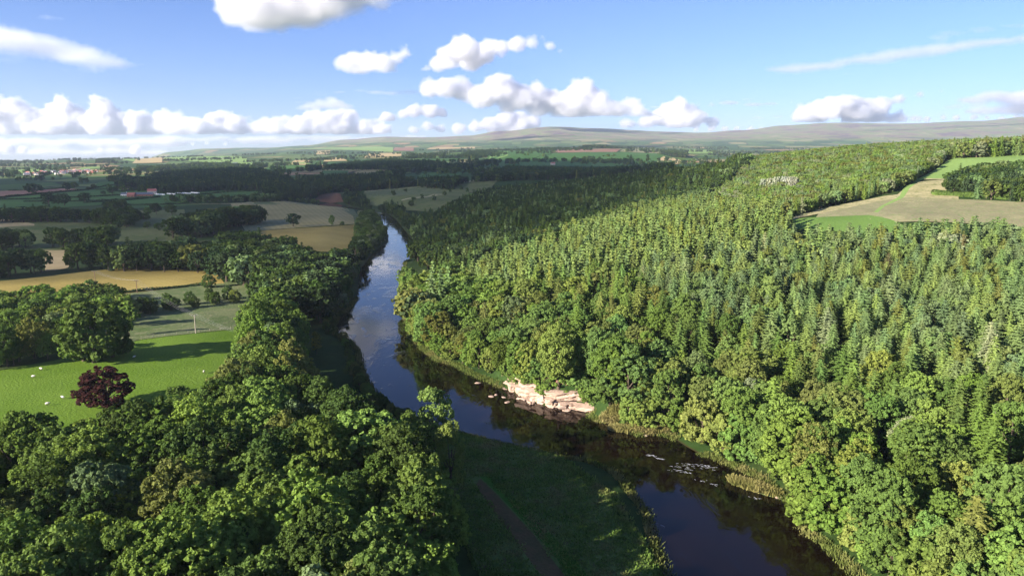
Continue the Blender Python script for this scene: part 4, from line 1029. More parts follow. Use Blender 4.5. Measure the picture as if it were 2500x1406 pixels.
# low trees and thicket close to the water on the right bank
rbk = np.random.default_rng(8)
PRB = np.array([p for p in RIVER_R if 70 < p[1] < 480], float)
PRB = resample(PRB, 95)
for k in range(1, len(PRB) - 1):
    t_ = PRB[k + 1] - PRB[k - 1]; t_ = t_ / np.linalg.norm(t_)
    n_ = np.array([-t_[1], t_[0]]); n_ = n_ if not inside(np.array([PRB[k][0] + n_[0] * 4]), np.array([PRB[k][1] + n_[1] * 4]), RIVER)[0] else -n_
    if seg_dist(np.array([PRB[k][0]]), np.array([PRB[k][1]]), CLIFF, False)[0] < 3 and 8 < PRB[k][0]: 
        q_ = PRB[k] + n_ * rbk.uniform(9, 11)
    else: q_ = PRB[k] + n_ * rbk.uniform(2.2, 4.5)
    if k % 2 == 0 or rbk.random() < .45:
        CAND.append([q_[0], q_[1], 'bushy', rbk.uniform(.8, 1.5), str(rbk.choice(['fresh green', 'bright green', 'mid green', 'yellow green'])), 'broadleaf wood on the right bank', None])

PLB = resample(np.array([p for p in RIVER_L if 208 < p[1] < 480], float), 80)
for k in range(1, len(PLB) - 1):
    t_ = PLB[k + 1] - PLB[k - 1]; t_ = t_ / np.linalg.norm(t_)
    n_ = np.array([-t_[1], t_[0]]); n_ = n_ if not inside(np.array([PLB[k][0] + n_[0] * 4]), np.array([PLB[k][1] + n_[1] * 4]), RIVER)[0] else -n_
    yy_ = PLB[k][1]
    if 270 < yy_ < 400 and k % 3: continue
    q_ = PLB[k] + n_ * rbk.uniform(2.0, 4.0)
    CAND.append([q_[0], q_[1], 'bushy', rbk.uniform(.3, .5), str(rbk.choice(['mid green', 'dark green', 'olive green', 'fresh green'])), 'left bank wood', None])

# ------------------------------------------------------------------ labels that say where a tree stands
LAND = [('copper beech', (-160, 265, 14)), ('huge pasture tree', (-165, 283, 16)), ('riverside stubble tree', (-310, 930, 12))]
for c_ in CAND:
    if c_[6]:
        short = {'large domed sunlit oak': 'domed sunlit oak', 'pale feathery poplar': 'pale feathery poplar', 'yellow-gold tree': 'yellow-gold tree', 'tall drooping grey-olive birch': 'drooping olive birch',
                 'big smooth domed': 'smooth domed tree', 'blue-grey pine': 'blue-grey pine', 'spiky yellow-green tree': 'spiky yellow-green tree', 'dull grey-olive tree': 'dull grey-olive tree', 'tall full green tree': 'tall full green tree',
                 'dark round tree at the left corner': 'plantation corner tree', 'tallest spruce of the group': 'tallest corner spruce', 'single pointed conifer': 'lone pointed conifer', 'shaggy pine': 'shaggy pine',
                 'pale-trunked thin spruce': 'pale-trunked spruce', 'broad spruce with bare': 'bare-trunked broad spruce', 'tall lit crown heading': 'tall crown heading the belt', 'brown-green crown': 'brown-green leaning crown', 'leftmost of the silvery': 'silvery poplars',
                 'yellow-green feathery tree': 'feathery yellow-green tree', 'bushy dark green tree': 'bushy tree beside the beech', 'round solitary bush': 'round stubble-corner tree', 'feathery larch between': 'feathery lone larch'}
        for k_, v_ in short.items():
            if c_[6]['label'].startswith(k_): LAND.append((v_, (c_[0], c_[1], float(gz(c_[0], c_[1])) + 13)))
LAND += [('sandstone cliff', (14, 228, 5)), ('white rapids', (42, 172, 0)), ('left end of the heath strip', (160, 440, 46)), ('green hill meadow', (380, 610, 78)), ('dark shelf clump', (300, 430, 60)),
         ('reed island', (58, 163, 1)), ('lower right frame corner', (72, 95, 18)), ('upper right tree skyline', (430, 660, 95)), ('bottom left frame corner', (-68, 100, 14)), ('riverside earth track', (-8, 140, 2)), ('left frame edge', (-150, 200, 15))]
def to_px(x, y, z):
    dz = z - CAM_Z
    d = y * math.cos(PITCH) - dz * math.sin(PITCH)
    return 1250 + 1750 * x / d, 703 - 1750 * (dz * math.cos(PITCH) + y * math.sin(PITCH)) / d
LPX = np.array([to_px(*q) for _, q in LAND])
PENDING = []
ORD = ['nearest', 'second', 'third', 'fourth', 'fifth', 'sixth', 'seventh', 'eighth', 'ninth', 'tenth', 'eleventh', 'twelfth', 'thirteenth', 'fourteenth', 'fifteenth', 'sixteenth', 'seventeenth', 'eighteenth', 'nineteenth', 'twentieth']
ORD += [a + '-' + b for a in ('twenty', 'thirty', 'forty', 'fifty', 'sixty', 'seventy', 'eighty', 'ninety') for b in ('first', 'second', 'third', 'fourth', 'fifth', 'sixth', 'seventh', 'eighth', 'ninth')]
def pend(o, head, x, y, z, family):
    a, b = to_px(x, y, z)
    D = np.hypot(LPX[:, 0] - a, (LPX[:, 1] - b) * 1.3)
    k = int(D.argmin())
    da, db = a - LPX[k, 0], b - LPX[k, 1]
    dr = ('left of' if da < 0 else 'right of') if abs(da) > abs(db) * 1.2 else ('above' if db < 0 else 'below')
    PENDING.append([(family, head, k, dr), float(D[k]), o])
def assign_labels():
    by = {}
    for key, dd, o in PENDING: by.setdefault(key, []).append((dd, o))
    for (fam, head, k, dr), v in by.items():
        v.sort(key=lambda q: q[0])
        for r, (dd, o) in enumerate(v):
            w = '' if len(v) == 1 else (ORD[r] + (' ' if r == 0 else ' nearest ') if r < len(ORD) else 'outlying ')
            o['label'] = ('%s, %s%s the %s' % (head, w, dr, LAND[k][0])).replace('nearest nearest', 'nearest')

# ------------------------------------------------------------------ choose the trees that show largest as individuals
PART_NAMES = {'broad': 'broadleaf_tree', 'spruce': 'spruce_tree', 'larch': 'larch_tree', 'pine': 'pine_tree', 'shrub': 'shrub', 'bushy': 'broadleaf_tree'}
X = np.array([c[0] for c in CAND]); Y = np.array([c[1] for c in CAND])
Z = gz(X, Y)
HH = np.array([TALL[c[2]] * c[3] for c in CAND])
dist = X * 0 + (Y * math.cos(PITCH) + (CAM_Z - Z - HH) * math.sin(PITCH))
su = 1250 + 1750 * X / dist
szt = (Z + HH - CAM_Z)
sv_ = 703 - 1750 * (szt * math.cos(PITCH) + Y * math.sin(PITCH)) / dist
inview = (su > -30) & (su < 2530) & (sv_ < 1400) & (dist > 20)
appar = HH / dist * np.where(inview, 1, 0)
# a tree wholly behind nearer crowns is not worth a place among the named ones
order = np.argsort(dist)
hor = np.full(2700, 3000.0)
vis = np.zeros(len(CAND), bool)
for i in order:
    if not inview[i]: continue
    w = max(2, int(HH[i] * .28 / dist[i] * 1750))
    a, b = int(np.clip(su[i] - w, 0, 2690)) + 50 - 50, int(np.clip(su[i] + w, 1, 2699))
    a, b = max(0, min(a, 2690)), max(1, min(b, 2699))
    if b <= a: continue
    seg = hor[a:b]
    vis[i] = (sv_[i] < seg.mean() - 3)
    hor[a:b] = np.minimum(seg, sv_[i] + 10)
CAP = {'broad': 250, 'spruce': 295, 'larch': 295, 'pine': 60, 'shrub': 0, 'bushy': 48}
chosen = np.zeros(len(CAND), bool)
single_m = np.array([c[6] is not None for c in CAND])
chosen[single_m] = True
for s, cap in CAP.items():
    is_s = np.array([c[2] == s for c in CAND])
    k = cap - int((is_s & single_m).sum())
    m = np.nonzero(is_s & vis & ~single_m & (appar > .012))[0]
    m = m[np.argsort(-appar[m])][:max(k, 0)]
    chosen[m] = True
print('trees', len(CAND), 'individual', int(chosen.sum()), {s: int(sum(1 for i, c in enumerate(CAND) if chosen[i] and c[2] == s)) for s in TALL})

TREE_NAME = {'broad': 'broadleaf tree', 'spruce': 'spruce', 'larch': 'larch', 'pine': 'pine', 'shrub': 'bush', 'bushy': 'broadleaf tree'}
rt = np.random.default_rng(99)
first = {}
for i in np.nonzero(chosen)[0]:
    x, y, s, k, t, zone, sp = CAND[i]
    if s in ('pine', 'shrub', 'bushy'):
        pool = s
    elif dist[i] < 330:
        pool = s
    else:
        pool = s + '_far'
    j = int(rt.integers(len(PROTO[pool])))
    if sp and s == 'broad' and sp['wide'] < .75 and pool == 'broad': j = 6
    if sp and 'domed' in sp['label'] and pool == 'broad': j = 2
    crown, trunk, R, H0 = PROTO[pool][j]
    kk = HH[i] / H0
    nm = PART_NAMES[s]
    root = put(nm, None, loc=(x, y, float(Z[i]) - .2), rz=float(rt.uniform(0, 6.28)))
    w = (sp['wide'] if sp else rt.uniform(.85, 1.12))
    root.scale = (kk * w, kk * w, kk)
    co = put('crown', crown, root)
    tr = put('trunk', trunk, root)
    tc = np.array(TINT[t]) * rt.uniform(.85, 1.18) * np.array([rt.uniform(.92, 1.08), 1, rt.uniform(.85, 1.1)])
    co['tint'] = [float(v) for v in tc]
    if sp:
        tag(root, sp['label'], sp['cat'])
        if 'paddock' in sp['label']: root['group'] = 'rounded small trees in the paddock'
        if 'silvery white' in sp['label']: root['group'] = 'silvery poplars in the hill wood'
    else:
        size = 'tall' if k > 1.02 else ('low' if k < .84 else 'middling')
        tag(root, None, 'tree' if s != 'shrub' else 'bush', '%s trees in the %s' % (s.replace('broad', 'broadleaf').replace('bushy', 'broadleaf'), zone))
        pend(root, '%s %s %s' % (size, t, TREE_NAME[s]), x, y, float(Z[i]) + HH[i] * .75, TREE_NAME[s])

# ------------------------------------------------------------------ all other trees: one object of instances
def instancer(name, idxs, pools, kind_label, loc_z=-.3, tint_scale=1.0, pick=None):
    """host mesh = loose points plus one model of each kind at the origin; geometry nodes set the models on the points"""
    protos = []
    for pnm in pools:
        protos += [(pnm, j) for j in range(len(PROTO[pnm]))]
    n = len(idxs)
    pts = np.stack([X_[idxs], Y_[idxs], Z_[idxs] + loc_z], 1)
    Vs, F4, F3, mi, nv = [pts], [], [], [], n
    pid_v = [np.full(n, -1)]
    fs, fm = [], []
    mats = [M_leaf, M_bark]
    for q, (pnm, j) in enumerate(protos):
        for me, mk in ((PROTO[pnm][j][0], 0), (PROTO[pnm][j][1], 1)):
            v = np.empty(len(me.vertices) * 3); me.vertices.foreach_get('co', v)
            li = np.empty(len(me.loops), int); me.loops.foreach_get('vertex_index', li)
            lt = np.empty(len(me.polygons), int); me.polygons.foreach_get('loop_total', lt)
            ls = np.empty(len(me.polygons), int); me.polygons.foreach_get('loop_start', ls)
            for kk in (3, 4):
                m = lt == kk
                if m.any():
                    f = li[ls[m][:, None] + np.arange(kk)] + nv
                    fs.append(f); fm.append(np.full(len(f), mk))
            Vs.append(v.reshape(-1, 3)); nv += len(me.vertices)
            pid_v.append(np.full(len(me.vertices), -2 - q))
    me = mesh_np(name, np.concatenate(Vs), fs, mats, False, np.concatenate(fm))
    pid = np.concatenate(pid_v)
    names = {pr: q for q, pr in enumerate(protos)}
    rg = np.random.default_rng(len(idxs))
    choice = np.array([names[pick(i, rg)] for i in idxs])
    pid[:n] = choice
    H0 = np.array([PROTO[a][b][3] for a, b in protos])[choice]
    kk = HH_[idxs] / H0
    w = rg.uniform(.88, 1.18, n)
    def attr(nm, typ, data, full):
        a = me.attributes.new(nm, typ, 'POINT')
        arr = np.zeros((nv,) + data.shape[1:], np.float32 if typ != 'INT' else np.int32)
        arr[:len(data)] = data
        a.data.foreach_set('value' if typ in ('INT', 'FLOAT') else ('vector' if typ == 'FLOAT_VECTOR' else 'color'), arr.ravel())
    attr('pid', 'INT', pid, nv)
    attr('size', 'FLOAT_VECTOR', np.stack([kk * w, kk * w, kk], 1), nv)
    attr('turn', 'FLOAT_VECTOR', np.stack([np.zeros(n), np.zeros(n), rg.uniform(0, 6.28, n)], 1), nv)
    tn = np.array([TINT[CAND_[i][4]] for i in idxs]) * rg.uniform(.8, 1.2, (n, 1)) * np.stack([rg.uniform(.9, 1.1, n), np.ones(n), rg.uniform(.85, 1.12, n)], 1) * tint_scale
    attr('tint', 'FLOAT_VECTOR', tn, nv)
    g = bpy.data.node_groups.new(name, 'GeometryNodeTree')
    g.interface.new_socket('Geometry', in_out='INPUT', socket_type='NodeSocketGeometry')
    g.interface.new_socket('Geometry', in_out='OUTPUT', socket_type='NodeSocketGeometry')
    N = g.nodes.new; L = g.links.new
    gi, go, jn = N('NodeGroupInput'), N('NodeGroupOutput'), N('GeometryNodeJoinGeometry')
    def named(nm, typ):
        a = N('GeometryNodeInputNamedAttribute'); a.data_type = typ; a.inputs[0].default_value = nm
        return [o for o in a.outputs if o.enabled][0]
    for q in range(len(protos)):
        def eq(v):
            c = N('FunctionNodeCompare'); c.data_type = 'INT'; c.operation = 'EQUAL'
            ins = [s for s in c.inputs if s.enabled]
            L(named('pid', 'INT'), ins[0]); ins[1].default_value = v
            return c.outputs[0]
        sep = N('GeometryNodeSeparateGeometry'); sep.domain = 'POINT'
        L(gi.outputs[0], sep.inputs[0]); L(eq(-2 - q), sep.inputs[1])
        g2i = N('GeometryNodeGeometryToInstance'); L(sep.outputs[0], g2i.inputs[0])
        iop = N('GeometryNodeInstanceOnPoints')
        L(gi.outputs[0], iop.inputs['Points']); L(eq(q), iop.inputs['Selection']); L(sep.outputs[0], iop.inputs['Instance'])
        L(named('turn', 'FLOAT_VECTOR'), iop.inputs['Rotation']); L(named('size', 'FLOAT_VECTOR'), iop.inputs['Scale'])
        g.nodes.remove(g2i)
        L(iop.outputs[0], jn.inputs[0])
    L(jn.outputs[0], go.inputs[0])
    o = put(name, me, kind='stuff')
    o['label'] = kind_label
    md = o.modifiers.new('stand', 'NODES'); md.node_group = g
    return o
X_, Y_, Z_, HH_, CAND_ = X, Y, Z, HH, CAND
rest = np.nonzero(~chosen)[0]
def pick_tree(i, rg):
    s = CAND[i][2]
    d_ = dist[i]
    if s in ('pine', 'shrub', 'bushy'): pool = s
    elif d_ < 300: pool = s
    elif d_ < 1100: pool = s + '_far'
    else: pool = ('spruce' if s in ('spruce', 'larch') else 'broad') + '_tiny'
    return pool, int(rg.integers(len(PROTO[pool])))
instancer('woodland', rest, ['broad', 'spruce', 'larch', 'pine', 'shrub', 'bushy', 'broad_far', 'spruce_far', 'larch_far', 'broad_tiny', 'spruce_tiny'], 'the remaining trees of the valley woods, plantations and hedgerows', pick=pick_tree)

# ------------------------------------------------------------------ shrubs and reeds on the banks
rb = np.random.default_rng(41)
def along(line, step, off0, off1, jit=1.0):
    P = np.array(line, float)
    s = np.concatenate([[0], np.cumsum(np.hypot(*np.diff(P, axis=0).T))])
    out = []
    t = 0.0
    while t < s[-1]:
        x = np.interp(t, s, P[:, 0]); y = np.interp(t, s, P[:, 1])
        x2 = np.interp(min(t + .5, s[-1]), s, P[:, 0]); y2 = np.interp(min(t + .5, s[-1]), s, P[:, 1])
        dx, dy = x2 - x, y2 - y
        L = math.hypot(dx, dy) + 1e-6
        o = rb.uniform(off0, off1)
        out.append((x - dy / L * o, y + dx / L * o))
        t += step * rb.uniform(.6, 1.4) * jit
    return out
RB = [p for p in RIVER_R if 60 < p[1] < 620]
LB = [p for p in RIVER_L if 215 < p[1] < 620]
n_sh = 0
def shrub(x, y, k, tint, label, group, zz=None):
    global n_sh
    n_sh += 1
    crown, trunk, R, H0 = PROTO['shrub'][n_sh % 3]
    root = put('shrub', None, loc=(x, y, (float(gz(x, y)) if zz is None else zz) - .15), rz=float(rb.uniform(0, 6.28)))
    w = rb.uniform(.9, 1.3)
    root.scale = (k * w, k * w, k)
    co = put('crown', crown, root)
    tr_ = put('trunk', trunk, root)
    tc = np.array(TINT[tint]) * rb.uniform(.9, 1.25)
    co['tint'] = [float(v) for v in tc]
    tag(root, None, 'bush', group)
    pend(root, label, x, y, float(gz(x, y)) + 2, 'shrub')
for (x, y) in along(RB[::-1], 3.6, 1.2, 4.5):
    if inside(np.array([x]), np.array([y]), RIVER)[0]: continue
    if 8 < x and y > 212 and seg_dist(np.array([x]), np.array([y]), CLIFF, False)[0] < 4.5: continue
    t = str(rb.choice(['bright green', 'fresh green', 'yellow green', 'mid green']))
    shrub(x, y, rb.uniform(.55, 1.35), t, '%s bush leaning over the right bank' % t, 'bushes along the right bank')
for (x, y) in along(RB[::-1], 5.0, 5, 11):
    if inside(np.array([x]), np.array([y]), RIVER)[0] or y > 420: continue
    if 8 < x and seg_dist(np.array([x]), np.array([y]), CLIFF, False)[0] < 5: continue
    t = str(rb.choice(['bright green', 'fresh green', 'mid green', 'dark green']))
    shrub(x, y, rb.uniform(.8, 1.6), t, '%s undergrowth bush on the right bank' % t, 'undergrowth bushes on the right bank')
for (x, y) in along(LB, 4.2, 1.0, 6.0):
    if inside(np.array([x]), np.array([y]), RIVER)[0]: continue
    t = str(rb.choice(['mid green', 'dark green', 'grey green', 'olive green']))
    shrub(x, y, rb.uniform(.45, 1.0), t, '%s bush on the left bank' % t, 'bushes along the left bank')

def grass_stuff(name, pts, hgt, width, c1, label, blades=7, seed=2):
    """tufts of thin upright blades"""
    rg = np.random.default_rng(seed)
    P = np.repeat(np.array(pts, float), blades, 0)
    P = P + rg.normal(size=P.shape) * .35
    z = gz(P[:, 0], P[:, 1])
    n = len(P)
    a = rg.uniform(0, 6.28, n); h = hgt * rg.uniform(.5, 1.3, n); lean = rg.normal(size=(n, 2)) * .35 * h[:, None]
    d = np.stack([np.cos(a), np.sin(a)], 1) * width
    B = np.column_stack([P, z - .05])
    v0 = B + np.column_stack([-d, np.zeros(n)]); v1 = B + np.column_stack([d, np.zeros(n)])
    v2 = B + np.column_stack([lean + d * .5, h]); v3 = B + np.column_stack([lean - d * .5, h * .96])
    V = np.stack([v0, v1, v2, v3], 1).reshape(-1, 3)
    m, nt, o = new_mat(name)
    g = nt.nodes.new('ShaderNodeNewGeometry')
    pos = g.outputs['Position']
    nn = tex_noise(nt, pos, .12, 3, .6)
    c = ramp(nt, nn, [(.35, c1[0]), (.5, c1[1]), (.66, c1[2])])
    c = mixc(nt, mathn(nt, 'MULTIPLY', g.outputs['Random Per Island'], .45), c, (0, 0, 0))
    dd = nt.nodes.new('ShaderNodeBsdfDiffuse'); tt = nt.nodes.new('ShaderNodeBsdfTranslucent'); mx = nt.nodes.new('ShaderNodeMixShader')
    mx.inputs[0].default_value = .35
    nt.links.new(c, dd.inputs[0]); nt.links.new(c, tt.inputs[0]); nt.links.new(dd.outputs[0], mx.inputs[1]); nt.links.new(tt.outputs[0], mx.inputs[2]); nt.links.new(mx.outputs[0], o.inputs[0])
    ob = put(name, mesh_np(name, V, np.arange(4 * n).reshape(n, 4), [m]), kind='stuff')
    ob['label'] = label
    return ob
reed = []
for off in (-.5, .3, 1.2):
    reed += [p for p in along(RB[::-1], .5, off - .4, off + .4) if mnoise.noise((p[0] * .06, p[1] * .06, 3)) > -.28]
reed = [p for p in reed if seg_dist(np.array([p[0]]), np.array([p[1]]), CLIFF, False)[0] > 3 or p[1] < 200]
grass_stuff('bank_grass', reed, .9, .14, ((.13, .18, .045), (.18, .22, .06), (.27, .26, .10)), 'pale grass fringing the right bank', 7)
LB2 = [p for p in RIVER_L if 60 < p[1] < 420]
reed = []
for off in (-.4, .5, 1.5):
    reed += along(LB2, .7, off - .4, off + .4)
grass_stuff('bank_grass', reed, 1.1, .16, ((.09, .13, .03), (.15, .17, .05), (.26, .24, .09)), 'rough grass fringing the left bank', 6, 3)
# grass spit and the small island of reeds on the right bank
spit = []
for cx, cy, a, b, ang in [(*[(59.7, 165.4)][0], 6.5, 1.9, -.75), (*[(34.3, 203.3)][0], 5.5, 1.6, -.3), (*[(42.6, 202.0)][0], 5, 1.8, .1), (*[(31.7, 210.8)][0], 4, 1.5, -.2)]:
    q = rb.uniform(-1, 1, (420, 2)); q = q[(q ** 2).sum(1) < 1]
    for u, w in q:
        X0, Y0 = u * a, w * b
        spit.append((cx + X0 * math.cos(ang) - Y0 * math.sin(ang), cy + X0 * math.sin(ang) + Y0 * math.cos(ang)))
g_ = grass_stuff('reed_bed', spit, 1.3, .17, ((.20, .21, .06), (.30, .28, .10), (.36, .32, .14)), 'sunlit yellow reeds on low spits of the right bank', 8, 4)
gm = Geo()
for cx, cy, a, b, ang in [(*[(59.7, 165.4)][0], 6.5, 1.9, -.75), (*[(34.3, 203.3)][0], 5.5, 1.6, -.3), (*[(42.6, 202.0)][0], 5, 1.8, .1), (*[(31.7, 210.8)][0], 4, 1.5, -.2)]:
    th = np.arange(18) * 2 * np.pi / 18
    V = []
    for r, z in ((1.15, -.8), (.95, .12), (.5, .3)):
        w = 1 + .12 * np.sin(th * 3 + cx)
        V.append(np.stack([cx + r * w * (a * np.cos(th) * math.cos(ang) - b * np.sin(th) * math.sin(ang)), cy + r * w * (a * np.cos(th) * math.sin(ang) + b * np.sin(th) * math.cos(ang)), np.full(18, z)], 1))
    V.append([[cx, cy, .35]])
    F = [(i * 18 + j, i * 18 + (j + 1) % 18, (i + 1) * 18 + (j + 1) % 18, (i + 1) * 18 + j) for i in range(2) for j in range(18)]
    gm.add(np.concatenate(V), F)
    gm.F.append(np.array([(36 + j, 36 + (j + 1) % 18, 54) for j in range(18)]) + gm.n - 55); gm.M.append(np.zeros(18))
# the reed blades stand in the spit's soil
zz = None
me_ = gm.mesh('river_spit', [F_dull]); put('river_spit', me_, kind='structure')
v = np.empty(len(g_.data.vertices) * 3); g_.data.vertices.foreach_get('co', v); v = v.reshape(-1, 4, 3)
base = v[:, :2, 2].mean(1); v[:, :, 2] += (np.maximum(.1, base) - base)[:, None]
g_.data.vertices.foreach_set('co', v.ravel())

# rough growth of the riverside meadow
mp_ = np.array([(-40, 197), (-30, 182), (-18, 156), (-6, 128), (4, 90), (30, 70), (32, 128), (24, 158), (10, 184), (-8, 208), (-24, 214)], float)
q = np.stack([rb.uniform(-42, 34, 30000), rb.uniform(85, 216, 30000)], 1)
MP = np.array([(-38, 196), (-28, 176), (-16, 150), (-6, 122), (2, 85), (34, 80), (31, 112), (28, 135), (25, 158), (12, 184), (-6, 206)])
q = q[inside(q[:, 0], q[:, 1], MP)]
PATH = resample([(-7.8, 162.9), (-2.3, 149.8), (3.4, 135.7), (7.7, 123.6), (10.0, 118.4)], 40)
q = q[seg_dist(q[:, 0], q[:, 1], PATH, False) > 2.4 + .5 * np.sin(q[:, 1] * .7)]
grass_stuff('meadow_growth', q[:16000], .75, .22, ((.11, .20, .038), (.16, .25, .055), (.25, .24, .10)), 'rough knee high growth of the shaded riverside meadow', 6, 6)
q = np.stack([rb.uniform(-90, -30, 9000), rb.uniform(330, 480, 9000)], 1)
q = q[(seg_dist(q[:, 0], q[:, 1], RIVER) < 14) & ~inside(q[:, 0], q[:, 1], RIVER) & (q[:, 0] < -60)]
grass_stuff('meadow_growth', q, .9, .25, ((.05, .10, .02), (.08, .12, .03), (.13, .13, .05)), 'rough growth on the open left bank upstream', 5, 7)

CL_ = resample([(-0.9, 243.3), (5.5, 232.3), (11.5, 226.1), (17.4, 223.4), (23.9, 221.8), (27.6, 217.3)], 28)

for k_ in range(28):
    for off_, lo_ in ((4.6, None), (7.0, None)):
        if 5 < k_ < 18 and off_ < 5 and k_ % 3: continue
        if k_ > 22: off_ -= 2.2
        x_, y_ = CL_[k_]
        shrub(x_ + rb.uniform(-.8, .8), y_ + off_ + rb.uniform(-.5, .9), rb.uniform(.55, 1.15), str(rb.choice(['fresh green', 'mid green', 'bright green'])), 'green bush on top of the cliff', 'bushes along the right bank')
for k_, off_, z_, s_ in ((13, 2.6, 3.0, .95), (14, 2.2, 2.7, .7), (8, 2.8, 4.2, .6), (19, 2.9, 3.6, .5), (2, 2.0, 2.6, .6), (4, 1.2, .6, .4), (6, .9, .4, .4)):
    x_, y_ = CL_[k_]
    shrub(x_, y_ + off_, s_, 'fresh green', 'bush rooted on a ledge of the cliff', 'bushes along the right bank', z_)
# broken white water
def foam_material():
    m, nt, o = new_mat('white_water')
    p = principled(nt, o, .35, .5)
    p.inputs['Base Color'].default_value = (.30, .32, .35, 1)
    return m
M_foam = foam_material()
def rapids(spots, n, label, seed, sx, sy, ang):
    rg = np.random.default_rng(seed)
    g = Geo()
    for cx, cy, a, b in spots:
        for k in range(n):
            u, w = rg.normal(size=2) * .45
            x = cx + u * a * math.cos(ang) - w * b * math.sin(ang); y = cy + u * a * math.sin(ang) + w * b * math.cos(ang)
            L = sx * rg.uniform(.4, 1.6); W_ = sy * rg.uniform(.5, 1.5); an = ang + rg.normal() * .4
            t = np.linspace(-1, 1, 7)
            c = np.stack([x + t * L * math.cos(an) + np.sin(t * 3 + k) * .08, y + t * L * math.sin(an) + np.cos(t * 4 + k) * .08], 1)
            wd = W_ * (1 - t ** 2) + .01
            nx_, ny_ = -math.sin(an), math.cos(an)
            V = []
            for (px_, py_), ww in zip(c, wd):
                V += [(px_ - nx_ * ww, py_ - ny_ * ww, .0), (px_, py_, .015 + .012 * ww / W_), (px_ + nx_ * ww, py_ + ny_ * ww, .0)]
            F = [(i * 3 + j, i * 3 + j + 1, i * 3 + 4 + j, i * 3 + 3 + j) for i in range(6) for j in (0, 1)]
            g.add(V, F)
    o = put('rapids', g.mesh('rapids', [M_foam], True), kind='stuff')
    o['label'] = label
sp_ = [(x, y, a, b) for (x, y), a, b in zip([(48.9, 178.9), (44.9, 177.8), (51.9, 177.8), (43.7, 175.3), (38.2, 185.3), (40.2, 183.1)], (5, 4, 4, 4, 2.5, 2), (1.2, 1.5, 1.0, 1.0, .6, .6))]
rapids(sp_, 18, 'white water breaking over a shallow bar near the right bank', 3, .30, .010, -.35)
sp_ = [(x, y, a, b) for (x, y), a, b in zip([(48.6, 169.3), (50.2, 167.7), (32.4, 147.7), (58.0, 160.4)], (3, 2, 1.5, 2.5), (1.3, .8, .6, .5))]
rapids(sp_, 7, 'scattered flecks of white water lower down the river', 4, .22, .009, -.5)

# ------------------------------------------------------------------ poles and wires
M_pole = simple_mat('weathered_pole_wood', (.33, .29, .24), .9, .2, 4)
M_pole_d = simple_mat('dark_pole_wood', (.16, .10, .07), .9, .2, 4)
M_ceramic = simple_mat('insulator_ceramic', (.45, .42, .4), .3, .05, 4, .5)
M_wire = simple_mat('bare_wire', (.35, .35, .36), .5, .05, 4, .5)
def utility_pole(pt, h, label, mat, rz, arm=True):
    x, y = pt
    z = float(gz(x, y))
    r = put('utility_pole', None, loc=(x, y, z), rz=rz, label=label, cat='pole', group='wooden power line poles')
    g = Geo(); g.tube([(0, 0, -.6), (0, 0, h * .5), (0, 0, h)], [.22, .18, .14], 8)
    g.add([(0, 0, h), (.14, 0, h - .01)], np.zeros((0, 4), int))
    put('post', g.mesh('post', [mat], True), r)
    if arm:
        g = Geo(); g.box((0, .17, h - .35), (2.6, .14, .18)); put('crossarm', g.mesh('crossarm', [mat]), r)
        for xx in (-1.15, 0, 1.15):
            g = Geo(); g.tube([(xx, .17, h - .262), (xx, .17, h - .15), (xx, .17, h - .02)], [.06, .10, .04], 7)
            put('insulator', g.mesh('insulator', [M_ceramic], True), r)
        g = Geo()
        for s_ in (-1, 1): g.tube([(s_ * .7, .17, h - .45), (s_ * .08, .17, h - 1.1)], [.035, .035], 5)
        put('brace', g.mesh('brace', [mat]), r)
    return (x, y, z + h, rz)
pA = utility_pole([(-137.6, 303.5)][0], 8.4, 'pale T topped power pole on the paddock boundary', M_pole, .5)
pB = utility_pole([(-212.3, 399.2)][0], 7.6, 'thin dark power pole at the near edge of the yellow stubble field', M_pole_d, .5)
pC = utility_pole([(-251.9, 427.1)][0], 8.0, 'dark power pole in the middle of the yellow stubble field', M_pole_d, .5)
pD = utility_pole([(419.0, 680.0)][0], 8.0, 'leaning pale pole on the fence above the green hill meadow', M_pole, .2)
pE = utility_pole((-92, 268), 8.4, 'power pole hidden among the trees of the river belt', M_pole_d, .5)
bpy.data.objects['utility_pole.003'].rotation_euler = (0, .12, .2)
for a, b, lb in ((pA, pB, 'thin power wires from the pale pole to the stubble field'), (pB, pC, 'thin power wires between the two dark poles'), (pE, pA, 'thin power wires from the river belt to the pale pole')):
    g = Geo()
    for off in (-1.15, 0, 1.15):
        P = []
        for t in np.linspace(0, 1, 15):
            x = a[0] * (1 - t) + b[0] * t + off * math.cos(.5); y = a[1] * (1 - t) + b[1] * t + off * math.sin(.5)
            P.append((x, y, a[2] * (1 - t) + b[2] * t - 1.6 * 4 * t * (1 - t)))
        g.tube(P, [.014] * 15, 4)
    put('power_wires', g.mesh('power_wires', [M_wire]), label=lb, cat='wires')

